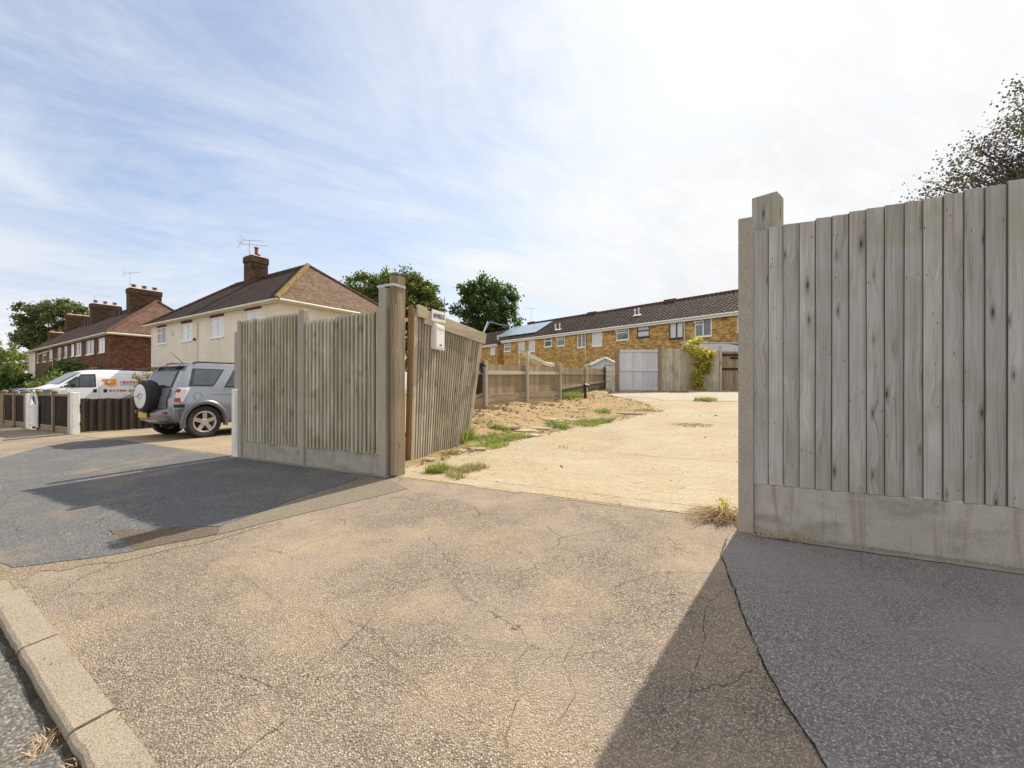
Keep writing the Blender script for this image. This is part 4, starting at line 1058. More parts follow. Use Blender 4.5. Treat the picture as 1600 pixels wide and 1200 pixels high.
# ------------------------------------------------ dark brick terrace
BT = thing('brick_terrace', 'long dark red-brick terrace with four broad chimneys and a brown hipped roof', 'house', (-43, 43, .4))
eB, pB = (-.829, .559), (.559, .829); CB = Vector((-30.8, 32.5)); zeB = 5.35
ffb = Facade(CB+Vector(eB)*.3+Vector(pB)*.3, eB, (-.559, -.829))
hb = [ffb.rect(*r) for r in ((154, 163.5, 528, 551), (134.5, 146.5, 532, 554), (118.5, 127, 535.5, 556), (111, 115.5, 538, 557), (100.5, 104.8, 541, 559), (90, 95.5, 543.5, 562),
      (77, 82.5, 546, 563.5), (66.5, 73, 549, 565.5), (57.3, 60.8, 552, 567), (48.5, 51.2, 554.5, 568), (42.6, 45.2, 558.5, 570))]
ff2, fs2, rf2, rb_ = hiproof_house(BT, tuple(CB), eB, pB, 32.0, 8.4, .2, zeB, 3.55, .3, (3.7, 3.7), TILE_RED, TILE_REDHIP, CREAMP, hb, [], BRICK_RED, split=ffb.a(55))
for i, h in enumerate(hb):
    ff2.window(BT, h, WHITE, GLASS if i % 3 else NET, cols=(.5,) if i in (0, 1, 2, 5) else (), vent=(0, 1, .35) if i in (4, 6, 7) else None, open_vent=i in (3, 6, 7), fw=.07)
gutter(BT, [rb_[0]-UP*.03, rb_[1]-UP*.03], CREAMP, .07); gutter(BT, [rb_[3]-UP*.03, rb_[0]-UP*.03], CREAMP, .07)
ridge(rf2, rb_[4], rb_[5], RIDGE, .13); ridge(rf2, rb_[0], rb_[4], RIDGE, .11); ridge(rf2, rb_[3], rb_[4], RIDGE, .11)
downpipe(BT, ff2, 83.5, 1.9, zeB, WHITEP)
def ridge_pos(u, C, e, p, off):
    r = (u-800)/F; o = Vector((*C, 0))+Vector((*p, 0))*off; a = (r*o.y-o.x)/(e[0]-r*e[1]); return o+Vector((*e, 0))*a
for u, v, lx, npots in ((225.5, 454, 2.3, 3), (164.5, 477, 2.3, 3), (123.5, 493.5, 2.3, 3), (88, 520, 1.5, 2)):
    c = ridge_pos(u, CB, eB, pB, 4.0); z = H+(CY-v)/F*c.y
    chimney(BT, c, pB, lx, .95, 7.0, z, [(t, .34) for t in ((-.33, 0, .33) if npots == 3 else (-.25, .25))], poth=.3, potr=.19)
c = ridge_pos(203, CB, eB, pB, 4.0); z = H+(CY-470)/F*c.y
aerial(BT, c+UP*(z), 2.7, (1, -.2, .0), 2.0, 11)
c = ridge_pos(147.5, CB, eB, pB, 4.0); z = H+(CY-480)/F*c.y
mb = MB(); mb.tube([c+UP*z, c+UP*(z+1.3)], .02, 5); mb.tube([c+UP*(z+1.3), c+Vector((1.9, 0, z+1.2))], .012, 5); mb.build('aerial', STEEL, BT)
for u, v in ((189, 488), (181, 493.5), (134, 510), (139, 507)):
    c = ridge_pos(u, CB, eB, pB, 3.2); z = 8.35; mb = MB(); mb.tube([c+UP*(z-.6), c+UP*(z+.45)], .09, 8); mb.build('vent_pipe', BLACK, BT)

# ------------------------------------------------ yellow brick terrace behind the yard
YT_ = thing('yellow_terrace', 'long yellow-brick terrace with brown pantiles and odd windows, seen over the yard gate', 'house', (8, 36, 1.0))
eY, pY = (-.676, .737), (.737, .676)
OY = Vector((14.36, 27.1)); zeY = 6.0; tN, tF = -11.0, 22.75
ov = .25
fy = Facade(OY+Vector(pY)*ov, eY, (-.737, -.676))
WY = [(1085.5, 1112, 495, 526), (1045.5, 1068, 500, 529), (995, 1015, 507.5, 527), (963, 982.5, 513, 531.5), (925, 941, 516, 541), (902, 915, 519.5, 543),
      (870, 882.5, 525, 540.5), (850.5, 862, 527.5, 542), (826, 836, 531.5, 549.5), (810, 819.5, 533.5, 551), (787.5, 797.5, 537.5, 549), (1152, 1190, 490, 517)]
hy = [fy.rect(*w) for w in WY]
hy = [(a, b, c, min(d, zeY-.12)) for a, b, c, d in hy]
mb = MB(); fy.wall(mb, tN+.3, tF, .8, zeY-.05, hy)
endw = Facade((OY+Vector(pY)*ov+Vector(eY)*tF), pY, eY); endw.wall(mb, 0, 7.5, .8, zeY-.05)
endr = Facade((OY+Vector(pY)*ov+Vector(eY)*(tN+.3)), pY, (-eY[0], -eY[1])); endr.wall(mb, 0, 7.5, .8, zeY-.05)
# gables
e3, p3 = Vector((*eY, 0)), Vector((*pY, 0)); O3 = Vector((*OY, 0)); rise = 2.15; D2 = 4.0
for t in (tF, tN+.3):
    q = O3+e3*t+p3*ov; pts = [q+UP*(zeY-.05), q+p3*7.5+UP*(zeY-.05), q+p3*3.75+UP*(zeY+rise-.1)]
    mb.face(pts, [(0, 0), (7.5, 0), (3.75, 2.1)])
mb.build('wall', BRICK_YEL, YT_)
spec = {0: dict(mat=WHITE, pane=GLASS, cols=(.5,), vent=(.5, 1, .3), open_vent=True), 1: dict(mat=DKFRAME, pane=NET, cols=(.48,)), 2: dict(mat=DKFRAME, pane=NET, cols=(), vent=(0, 1, .42)),
        3: dict(pane=GLASS, cols=(), vent=(0, 1, .36), open_vent=True), 4: dict(pane=NET, cols=(.4,)), 5: dict(pane=GLASS, cols=(.45,)), 6: dict(pane=GLASS, cols=(), vent=(0, 1, .35), open_vent=True),
        7: dict(pane=GLASS, cols=(), vent=(0, 1, .35)), 8: dict(pane=NET, cols=(.5,)), 9: dict(pane=NET, cols=()), 10: dict(pane=GLASS, cols=(), vent=(0, 1, .35)), 11: dict(pane=GLASS, cols=(.3,), vent=(0, .3, .4), open_vent=True)}
for i, h in enumerate(hy): fy.window(YT_, h, fw=.075, **spec[i])
# pantiled slope as real rolled tiles
def pan_roof(par, t0, t1, O3, e3, p3, ze, rise, D, step=.30, rowh=.33, lo=0, name='roof'):
    mb = MB(); sl = math.hypot(D, rise); d = (p3*D+UP*rise)/sl; nn = e3.cross(d)
    if nn.z < 0: nn = -nn
    rows = int(sl/rowh); k = int((t1-t0)/step)
    for r in range(rows):
        s0, s1 = r*sl/rows, (r+1)*sl/rows+.03
        for i in range(k):
            a0 = t0+i*(t1-t0)/k; w = (t1-t0)/k; pts = []
            lift0, lift1 = .035, .012
            sh = random.uniform(-.004, .004); A = []; B = []
            for j, (x, hgt) in enumerate(((0, .0), (.16, -.005), (.5, .0), (.62, .045), (.8, .06), (1.02, .012))):
                A.append(O3+e3*(a0+x*w)+d*s0+nn*(hgt+lift0+sh)+UP*ze); B.append(O3+e3*(a0+x*w)+d*s1+nn*(hgt+lift1+sh)+UP*ze)
            A0 = [p-nn*.035 for p in A]
            uv = [[(a0+x*w, y) for x in (0, .2, .4, .6, .8, 1)] for y in (s0-.05, s0, s1)]
            mb.grid([A0, A, B], uv)
    return mb.build(name, PANT, par, smooth=35)
rfy = pan_roof(YT_, tN, tF+.15, O3, e3, p3, zeY, rise, D2)
mb = MB(); roof_quad(mb, [O3+e3*tN+p3*8+UP*zeY, O3+e3*(tF+.15)+p3*8+UP*zeY, O3+e3*(tF+.15)+p3*4+UP*(zeY+rise), O3+e3*tN+p3*4+UP*(zeY+rise)], (O3+e3*tN+p3*8+UP*zeY, O3+e3*tF+p3*8+UP*zeY)); mb.build('roof', TILE_RED, YT_)
ridge(rfy, O3+e3*tN+p3*4+UP*(zeY+rise+.04), O3+e3*(tF+.15)+p3*4+UP*(zeY+rise+.04), RIDGE, .13, .4)
mb = MB(); mb.box(O3+e3*tN+p3*.02+UP*(zeY-.20), e3*(tF-tN+.15), p3*.03, UP*.19); mb.box(O3+e3*tN+p3*.05+UP*(zeY-.06), e3*(tF-tN), p3*.22, UP*.02); mb.build('fascia', WHITE, YT_)
gutter(YT_, [O3+e3*tN-p3*.05+UP*(zeY-.02), O3+e3*(tF+.15)-p3*.05+UP*(zeY-.02)], WHITE, .055)
for u in (1072, 917): downpipe(YT_, fy, u, 1.0, zeY-.05, WHITEP, .2)
pl = (O3+UP*zeY, O3+e3*10+UP*zeY, O3+p3*4+UP*(zeY+rise))
nrm = (pl[1]-pl[0]).cross(pl[2]-pl[0]).normalized();
if nrm.z < 0: nrm = -nrm
for uv in (((992, 494), (998, 492)), ((868, 516), (874.5, 514.5))):
    mb = MB()
    for k, (u, v) in enumerate(uv):
        b = on_face(u, v, pl); mb.tube([b-UP*.1, b+UP*.42], .055, 8); mb.lathe(b+UP*.42, UP, [(.08, 0), (.08, .1), (.001, .14)], 8)
    b = on_face((uv[0][0]+uv[1][0])/2, uv[0][1]+1, pl); mb.box(b-e3*.35+nrm*.07, e3*.7, (p3*4+UP*rise).normalized()*.25, nrm*.03); mb.build('vent_pipe', WHITEP, YT_)
for u in (1047, 925, 830):
    c = ridge_pos(u, tuple(OY), eY, pY, 4.0); mb = MB(); mb.box(c+UP*(zeY+rise+.05)-e3*.5-p3*.12, e3*1.0, p3*.24, UP*.18); mb.build('ridge_vent', RIDGE, YT_)
# solar panels lying on the slope
q = [on_face(u, v, pl)+nrm*.14 for u, v in ((797, 526.5), (835, 521), (859, 508), (831, 511))]
sd = (p3*4+UP*rise).normalized(); b0 = q[0]; wA = (q[1]-q[0]).dot(e3); hgt = 2.6
SPN = MB(); n = 4; mw = .98
base = on_face(838, 521, pl)+nrm*.12
for i in range(6):
    for j in range(2):
        SPN.box(base+e3*(i*(mw+.02))+sd*(j*1.42), e3*mw, sd*1.40, nrm*.04)
SPN.build('solar_panel', PANEL, YT_)
h = fy.rect(1127.5, 1135, 492, 500); mb = MB(); fy.bar(mb, h[0], h[1], h[2], h[3], 0, .1); mb.build('alarm_box', MAROON, YT_)
cc = ridge_pos(830, tuple(OY), eY, pY, 4.0); aerial(YT_, cc+UP*(zeY+rise), 1.7, (-1, .3, 0), 1.0, 6, refl=False)

# the next block, stepped back
YN = thing('yellow_house', 'smaller yellow-brick block stepped back beyond the end of the long terrace', 'house', (-5, 52, 1.0))
ON = Vector((-1.65, 47.3)); N3 = Vector((*ON, 0)); zeN = 6.05
fn = Facade(ON+Vector(pY)*ov, eY, (-.737, -.676))
hn = [fn.rect(766, 773.5, 542.5, 554)]
mb = MB(); fn.wall(mb, .2, 13, .9, zeN-.05, hn)
er = Facade(ON+Vector(pY)*ov+Vector(eY)*.2, pY, (-eY[0], -eY[1])); er.wall(mb, 0, 7.5, .9, zeN-.05)
for t in (.2, 13): 
    q = N3+e3*t+p3*ov; mb.face([q+UP*(zeN-.05), q+p3*7.5+UP*(zeN-.05), q+p3*3.75+UP*(zeN+rise-.1)], [(0, 0), (7.5, 0), (3.75, 2.1)])
mb.build('wall', BRICK_YEL, YN)
fn.window(YN, hn[0], fw=.07, cols=(), vent=(0, 1, .35), pane=NET)
pan_roof(YN, 0, 13, N3, e3, p3, zeN, rise, D2)
mb = MB(); roof_quad(mb, [N3+p3*8+UP*zeN, N3+e3*13+p3*8+UP*zeN, N3+e3*13+p3*4+UP*(zeN+rise), N3+p3*4+UP*(zeN+rise)], (N3+p3*8+UP*zeN, N3+e3*13+p3*8+UP*zeN)); mb.build('roof', TILE_RED, YN)
mb = MB(); mb.box(N3+p3*.02+UP*(zeN-.20), e3*13, p3*.03, UP*.19); mb.box(N3+p3*.05+UP*(zeN-.06), e3*13, p3*.22, UP*.02); mb.build('fascia', WHITE, YN)
gutter(YN, [N3-p3*.05+UP*(zeN-.02), N3+e3*13-p3*.05+UP*(zeN-.02)], WHITE, .055)
pn = (N3+UP*zeN, N3+e3*10+UP*zeN, N3+p3*4+UP*(zeN+rise))
for u, v in ((778, 532), (793, 526)):
    b = on_face(u, v, pn); mb = MB(); mb.tube([b-UP*.1, b+UP*.6], .09, 8); mb.build('vent_pipe', WHITEP, YN)

# ------------------------------------------------ garden shed, lean-to, canopy behind the fences
def gable_shed(T, x0, x1, y0, y1, zg, ze, zr, wallm, roofm, trim):
    mb = MB(); A = [Vector((x0, y0, zg)), Vector((x1, y0, zg)), Vector((x1, y1, zg)), Vector((x0, y1, zg))]; B = [Vector((p.x, p.y, ze)) for p in A]
    for i in range(4): j = (i+1) % 4; mb.face([A[i], A[j], B[j], B[i]], [(0, 0), (2, 0), (2, 2), (0, 2)])
    xm = (x0+x1)/2
    mb.face([B[0], B[1], Vector((xm, y0, zr))]); mb.face([B[2], B[3], Vector((xm, y1, zr))]); mb.build('wall', wallm, T)
    mb = MB()
    for sx, xe in ((-1, x0-.12), (1, x1+.12)):
        dz = (zr-ze)/((x1-x0)/2)*.12
        q = [Vector((xe, y0-.1, ze-dz)), Vector((xe, y1+.1, ze-dz)), Vector((xm, y1+.1, zr)), Vector((xm, y0-.1, zr))]
        if (q[1]-q[0]).cross(q[3]-q[0]).z < 0: q = [q[1], q[0], q[3], q[2]]
        mb.hexa([p+UP*.004 for p in q]+[p+UP*.05 for p in q])
    mb.build('roof', roofm, T)
    mb = MB()
    for xe in (x0-.13, x1+.13): mb.tube([Vector((xe, y0-.12, ze-dz)), Vector((xm, y0-.12, zr+.02))], .05, 4)
    mb.build('bargeboard', trim, T)
GS = thing('garden_shed', 'small pale-roofed garden shed peeping over the low brown fence by the pier', 'shed', (bx(945, 23), 23, .9))
gable_shed(GS, bx(926, 23), bx(964, 23), 23, 25, .9, P(0, 569, 23).z, P(0, 559.5, 23).z, simple('pale_shed_wall', (.5, .56, .6), .7, .12, 4), LEAD, WHITEP)
LN = thing('lean_to', 'low lean-to with a grey felt roof and maroon side behind the golden climber', 'shed', (bx(1125, 23.5), 23.5, .9))
x0, x1 = bx(1092, 23), bx(1200, 23); zl, zh = P(0, 553, 23).z, P(0, 538, 25.5).z
mb = MB(); mb.hexa([Vector((x0, 23, zl)), Vector((x1, 23, zl)), Vector((x1, 25.5, zh)), Vector((x0, 25.5, zh)), Vector((x0, 23, zl+.05)), Vector((x1, 23, zl+.05)), Vector((x1, 25.5, zh+.05)), Vector((x0, 25.5, zh+.05))]); mb.build('roof', FELT, LN)
mb = MB(); mb.box(Vector((x0+.1, 23.1, .9)), X*(x1-x0-.2), Y*.1, UP*(zl-.92)); mb.build('wall', MAROON, LN)
mb = MB(); mb.box(Vector((x0, 25.45, zh+.052)), X*(x1-x0), Y*.1, UP*.05); mb.build('trim', WHITEP, LN)
CN = thing('sun_canopy', 'pale cloth canopy with a frilled edge sagging down behind the low brown fence', 'canopy', P(835, 570, 25))
mb = MB(); rows = []
c = [P(811, 547, 26.5), P(826, 549, 24), P(866, 567, 24), P(842, 571, 26.5)]
for i in range(9):
    r = []
    for j in range(7):
        q = c[0].lerp(c[1], j/6).lerp(c[3].lerp(c[2], j/6), i/8); q.z -= .16*math.sin(math.pi*i/8)+.05*math.sin(j*2.3+i); r.append(q)
    rows.append(r)
mb.grid(rows); mb.grid([[q+UP*-.03 for q in r] for r in rows]); mb.grid([[q for q in (r[-1] for r in rows)], [r[-1]-UP*(.16+.06*(k % 2)) for k, r in enumerate(rows)]]); mb.build('cloth', CLOTH, CN, smooth=60)
mb = MB()
for q in c: mb.tube([Vector((q.x, q.y, .9)), q], .025, 6)
mb.build('pole', WHITEP, CN)
WL = thing('washing_line', 'washing line with two pegs strung between the grey gate and the terrace', 'washing line', P(1000, 568, 21))
mb = MB(); mb.tube([fy.pt(fy.a(917), 4.05, .1), P(960, 564, 26), P(1005, 566, 22), P(1030, 563, DB)], .008, 4); mb.build('line', WHITEP, WL)
for u, v, d in ((932, 561, 30), (945, 563, 28)):
    mb = MB(); q = P(u, v, d); mb.box(q, X*.12, Y*.02, -UP*.32); mb.build('peg', CLOTH, WL)

# ================================================================== VEHICLES (built along +x, left side +y)
class Body:
    """hull from sections: stations over x; each section runs sill -> side -> belt -> roof edge -> centre line"""
    def __init__(s, sec): s.sec = sec
    def mesh(s, xs, mb):
        L = [[Vector((x, y, z)) for y, z in s.sec(x)] for x in xs]
        Rr = [[Vector((p.x, -p.y, p.z)) for p in r] for r in L]
        mb.grid(L); mb.grid([r[::-1] for r in Rr])
        for rr in (L, Rr):
            pass
        a, b = L[0], Rr[0]; mb.grid([a, b]); a, b = L[-1], Rr[-1]; mb.grid([b, a])
        mb.grid([[r[0] for r in L], [r[0] for r in Rr]])
    def y(s, x, z):
        q = s.sec(x)
        for (y0, z0), (y1, z1) in zip(q, q[1:]):
            if z0 <= z <= z1 and z1 > z0: return lerp(y0, y1, (z-z0)/(z1-z0))
        return q[2][0]
    def patch(s, c, eps=.006, n=8, m=6, th=.0, side=1):
        """side panel between four (x,z) corners laid on the body's flank"""
        mb = MB(); rows = []
        for i in range(n+1):
            r = []
            for j in range(m+1):
                t, u = i/n, j/m
                x = lerp(lerp(c[0][0], c[1][0], t), lerp(c[3][0], c[2][0], t), u); z = lerp(lerp(c[0][1], c[1][1], t), lerp(c[3][1], c[2][1], t), u)
                r.append(Vector((x, side*(s.y(x, z)+eps), z)))
            rows.append(r)
        mb.grid(rows); return mb
def wheel(T, x, y, r, w, sgn, spokes=5, rimr=.235):
    mb = MB(); ax = Vector((0, sgn, 0)); o = Vector((x, y, r))
    mb.lathe(o, ax, [(rimr, -w*.5), (r*.93, -w*.5), (r, -w*.38), (r, w*.30), (r*.975, w*.42), (r*.93, w*.5), (rimr+.035, w*.5), (rimr+.005, w*.44), (rimr, w*.3)], 40)
    wo = mb.build('wheel', RUBBER, T, smooth=35)
    mb = MB(); mb.lathe(o, ax, [(rimr+.004, w*.46), (rimr-.015, w*.48), (rimr-.03, w*.40), (rimr-.04, w*.1)], 40)
    for k in range(spokes):
        a = k*2*math.pi/spokes+math.pi/2; u = Vector((math.cos(a), 0, math.sin(a))); v = Vector((-math.sin(a), 0, math.cos(a)))
        f = ax*w
        p = [u*.04-v*.045, u*(rimr-.02)-v*.030*1.4, u*(rimr-.02)+v*.030*1.4, u*.04+v*.045]
        mb.hexa([o+q+f*.36 for q in p]+[o+q+f*.45 for q in p])
    mb.lathe(o, ax, [(.075, w*.3), (.075, w*.44), (.06, w*.48), (.03, w*.49), (.001, w*.49)], 20); mb.build('rim', ALLOY, wo, smooth=35)
    mb = MB(); mb.lathe(o, ax, [(rimr-.035, w*.12), (.001, w*.10)], 30); mb.build('brake_disc', RUST, wo)
    return wo

# ---- silver three-door off-roader
org = Vector((-6.93, 9.63, 0))+Vector((-.8783, .4781, 0))*.80
SV = thing('parked_car', 'silver off-road car with a spare wheel on its tail, parked nose-in on the drive', 'car', (org.x, org.y, .012), math.atan2(.8783, .4781), local=True)
RA, WB = .40, 2.44
def arch(x):
    z = .33
    for xc in (0, WB):
        if abs(x-xc) < RA: z = max(z, .36+math.sqrt(RA**2-(x-xc)**2))
    if x < -.42: z = max(z, .40+(-.42-x)*.25)
    if x > 2.9: z = max(z, .33+(x-2.9)*.3)
    return z
def sv_sec(x):
    w = interp([(-.62, .70), (-.58, .78), (-.50, .845), (-.35, .875), (2.8, .875), (3.0, .80), (3.12, .66)], x)
    zb = arch(x)
    belt = interp([(-.62, .86), (-.58, .92), (-.52, 1.08), (1.8, 1.06), (2.3, 1.02), (3.0, .90), (3.12, .74)], x)
    roof = interp([(-.62, .88), (-.58, .95), (-.52, 1.16), (-.36, 1.50), (-.26, 1.60), (-.10, 1.645), (.4, 1.665), (1.0, 1.655), (1.35, 1.60), (2.05, 1.09), (2.4, 1.05), (3.0, .95), (3.12, .78)], x)
    wr = interp([(-.62, .66), (-.52, .80), (-.36, .72), (-.2, .69), (.4, .70), (1.2, .68), (2.05, .76), (3.0, .74), (3.12, .6)], x)
    wr = min(wr, w-.01)
    re = max(belt+.004, roof-.05)
    sh = .76
    mid = max(sh if belt > .9 else belt*.85, zb+.02)
    mid = min(mid, belt-.02)
    return [(w-.04, zb), (w, min(zb+.03, mid-.01)), (w, mid), (w-.012, min(mid+.05, belt-.01)), (w-.03, belt), (lerp(w-.03, wr, .5)+.012, lerp(belt, re, .5)), (wr, re), (wr-.09, max(roof-.004, re+.001)), (wr*.4, max(roof+.012, re+.002)), (0, max(roof+.018, re+.003))]
xs = sorted({-.62, -.60, -.58, -.55, -.52, -.48, -.44, -.40, -.36, -.31, -.26, -.18, -.1, *[i*.05 for i in range(-8, 9)], *[.5+i*.15 for i in range(10)], *[WB+i*.05 for i in range(-8, 9)], 2.05, 2.95, 3.0, 3.05, 3.12})
SB = Body(sv_sec); mb = MB(); SB.mesh(xs, mb); mb.build('body', SILVER, SV, smooth=38)
for sd in (1, -1):
    # grey lower flank and wheel-arch flare
    mb = MB(); rows = []
    for x in [i*.05 for i in range(9, 40)]: rows.append([Vector((x, sd*(SB.y(x, z)+.008), z)) for z in (arch(x)+.002, .42 if arch(x) < .4 else arch(x)+.05, .50 if arch(x) < .45 else arch(x)+.08)])
    mb.grid(rows); mb.build('sill_cladding', CLAD, SV)
    for xc in (0, WB):
        mb = MB(); rows = []
        for k in range(25):
            t = math.pi*(k/24*1.16-.08); rows.append([Vector((xc+math.cos(t)*(RA+dr), sd*yy, .36+math.sin(t)*(RA+dr))) for dr, yy in ((-.005, .84), (-.005, .905), (.03, .912), (.075, .905), (.095, .872))])
        mb.grid(rows); mb.build('wheel_arch', GREYP, SV, smooth=50)
    SB.patch([(-.30, 1.155), (.19, 1.155), (.48, 1.55), (-.17, 1.55)], .009, side=sd).build('window_surround', BLACK, SV)
    SB.patch([(-.235, 1.185), (.175, 1.185), (.415, 1.525), (-.135, 1.525)], .014, side=sd).build('side_window', CARGLASS, SV)
    SB.patch([(.42, 1.13), (1.85, 1.12), (1.38, 1.55), (.70, 1.56)], .009, side=sd).build('window_surround', BLACK, SV)
    SB.patch([(.47, 1.16), (1.75, 1.15), (1.33, 1.52), (.73, 1.53)], .014, side=sd).build('door_window', CARGLASS, SV)
    mb = MB(); mb.tube([Vector((-.12, sd*.60, 1.67)), Vector((-.02, sd*.60, 1.70)), Vector((1.1, sd*.60, 1.715)), Vector((1.22, sd*.60, 1.67))], .018, 8); mb.build('roof_rail', BLACK, SV, smooth=40)
    # tail light wrapping the corner
    mb = MB()
    for c, m_ in (([(-.585, .86), (-.43, .90), (-.30, 1.14), (-.515, 1.14)], 0),): pass
    lt = SB.patch([(-.565, .80), (-.42, .82), (-.285, 1.125), (-.515, 1.125)], .016, side=sd).build('tail_light', CLEARL, SV)
    SB.patch([(-.55, 1.02), (-.47, 1.02), (-.46, 1.09), (-.52, 1.09)], .022, side=sd).build('red_lens', REDL, lt)
    SB.patch([(-.565, .81), (-.47, .815), (-.47, .90), (-.555, .90)], .022, side=sd).build('red_lens', REDL, lt)
    # body creases and shut lines
    mb = MB()
    for pl in ([(.44, .45), (.42, 1.10)], [(-.44, .99), (.3, .97), (1.9, .94)], [(-.58, .755), (-.46, .755)]):
        mb.tube([Vector((x, sd*(SB.y(x, z)+.001), z)) for x, z in pl], .0045, 4)
    if sd == -1 or True:
        mb.tube([Vector((-.13+.085*math.cos(t*.5236), sd*(SB.y(-.13+.085*math.cos(t*.5236), .93+.085*math.sin(t*.5236))+.001), .93+.085*math.sin(t*.5236))) for t in range(13)], .003, 4)
    mb.build('shut_line', BLACK, SV)
    SB.patch([(-.57, .69), (-.40, .69), (-.40, .76), (-.57, .76)], .011, side=sd).build('rubbing_strip', BLACK, SV)
    wheel(SV, 0, sd*.76, .36, .225, sd); wheel(SV, WB, sd*.76, .36, .225, sd)
    mb = MB(); mb.cbox((1.65, sd*.97, 1.13), .12, .18, .14); mb.build('door_mirror', SILVER, SV, bevel=.02)
    mb = MB(); mb.cbox((3.05, sd*.60, .82), .12, .26, .16); mb.build('headlight', CLEARL, SV, bevel=.02)
# underbody in the dark
mb = MB(); mb.box((-.45, -.66, .30), (3.3, 0, 0), (0, 1.32, 0), (0, 0, .32)); mb.tube([(-.66, -.45, .30), (-.2, -.45, .32)], .03, 8); mb.build('underbody', BLACK, SV)
# bumper
mb = MB(); rows = []
for k in range(17):
    t = -1+2*k/16; y = .87*t; x = -.70+.17*abs(t)**4+(.12*max(0, abs(t)-.93)/.07)
    rows.append([Vector((x+.10, y, .36)), Vector((x+.015, y, .40)), Vector((x, y, .50)), Vector((x, y, .62)), Vector((x+.03, y, .66)), Vector((x+.15, y*.97, .665))])
mb.grid(rows); 
for sd in (1, -1): mb.grid([[Vector((x, sd*.885, z)) for x in (-.50, -.44)] for z in (.40, .66)])
mb.build('bumper', GREYP, SV, smooth=45)
for sd in (1, -1):
    SB.patch([(-.56, .44), (-.385, .44), (-.40, .67), (-.56, .67)], .010, side=sd).build('bumper_corner', GREYP, SV)
    mb = MB(); mb.cbox((-.685, sd*.62, .58), .03, .10, .05); mb.build('reflector', REDL, SV, bevel=.006)
mb = MB(); mb.box((-.735, .0, .455), (.012, 0, 0), (0, .40, 0), (0, 0, .115)); mb.build('number_plate', YELPL, SV, bevel=.004)
# tailgate: dark lower door, glass, lamp at roof
def tail(y0, y1, z0, z1, mat, name, eps=.012, n=6):
    mb = MB(); rows = []
    for i in range(n+1):
        z = lerp(z0, z1, i/n); x = interp([(.66, -.62), (.88, -.62), (.95, -.58), (1.16, -.52), (1.50, -.36), (1.60, -.26)], z)-eps
        k = 1-.16*max(0, (z-1.1))/.5
        rows.append([Vector((x, y*k, z)) for y in (y0, lerp(y0, y1, .5), y1)])
    mb.grid(rows); return mb.build(name, mat, SV, smooth=50)
tail(-.62, .62, .67, 1.10, CLAD, 'tailgate', .014)
tail(-.66, .66, 1.12, 1.575, BLACK, 'rear_window_surround', .010)
tail(-.60, .60, 1.15, 1.53, CARGLASS, 'rear_window', .016)
mb = MB(); mb.box((-.40, -.62, 1.585), (.22, 0, 0), (0, 1.24, 0), (0, 0, .05)); mb.build('roof_spoiler', SILVER, SV, bevel=.015)
mb = MB(); mb.box((-.412, -.12, 1.595), (.01, 0, 0), (0, .24, 0), (0, 0, .025)); mb.build('brake_light', REDL, SV)
mb = MB(); mb.tube([(-.02, 0, 1.67), (-.28, 0, 1.93)], [.012, .006], 6); mb.build('aerial', BLACK, SV)
# spare wheel
so = Vector((-.62, .02, .93))
mb = MB(); mb.lathe(so, (-1, 0, 0), [(.18, -.04), (.33, -.03), (.355, .02), (.36, .13), (.345, .18), (.30, .215), (.26, .218)], 40); sw = mb.build('spare_wheel', RUBBER, SV, smooth=35)
mb = MB(); mb.lathe(so, (-1, 0, 0), [(.262, .215), (.262, .228), (.24, .236), (.001, .238)], 40); mb.build('wheel_cover', WHITEP, sw, smooth=35)
mb = MB(); mb.tube([so+Vector((-.241, -.17+.34*t/6, .03+.04*math.sin(t*.9))) for t in range(7)], .013, 4); mb.tube([so+Vector((-.241, -.12+.24*t/5, -.03+.02*math.cos(t*1.3))) for t in range(6)], .007, 4); mb.build('badge', VGRY, sw)
mb = MB(); mb.box((-.70, -.12, .56), (.14, 0, 0), (0, .24, 0), (0, 0, .1)); mb.build('spare_bracket', BLACK, SV)

# ---- white heating-firm van
VN = thing('delivery_van', 'white heating firm van with an orange TJ logo, parked behind the low dark fence', 'van', (-20.15, 22.6, .10), math.atan2(-.8783, -.4781), local=True)
VRA = .36
def varch(x):
    z = .26
    for xc in (0, 3.1):
        if abs(x-xc) < VRA: z = max(z, .34+math.sqrt(VRA**2-(x-xc)**2))
    return z
def vn_sec(x):
    w = interp([(-.82, .88), (-.76, .93), (3.0, .95), (3.5, .90), (3.8, .78), (3.93, .55)], x); zb = varch(x)
    belt = interp([(-.82, 1.12), (2.0, 1.12), (3.05, 1.08), (3.5, .98), (3.8, .82), (3.93, .66)], x)
    roof = interp([(-.82, 1.84), (-.74, 1.93), (1.0, 1.96), (1.75, 1.93), (2.05, 1.84), (2.95, 1.20), (3.2, 1.10), (3.6, .99), (3.85, .85), (3.93, .70)], x)
    wr = interp([(-.82, .80), (1.8, .80), (2.2, .74), (2.95, .80), (3.5, .78), (3.93, .5)], x); wr = min(wr, w-.01)
    re = max(belt+.004, roof-.10); mid = max(min(.62, belt-.06), zb+.02)
    return [(w-.05, zb), (w, zb+.012), (w, mid), (w-.01, max(mid+.02, belt-.2)), (w-.015, belt), (lerp(w-.015, wr, .42)+.012, lerp(belt, re, .6)), (wr, re), (wr-.1, max(roof-.006, re+.001)), (wr*.4, max(roof+.01, re+.002)), (0, max(roof+.015, re+.003))]
VB = Body(vn_sec); mb = MB(); vx = sorted({-.82, -.79, -.76, -.7, *[round(i*.06, 3) for i in range(-6, 7)], *[.5+i*.2 for i in range(12)], *[3.1+i*.06 for i in range(-6, 7)], 2.05, 2.95, 3.5, 3.6, 3.7, 3.8, 3.88, 3.93})
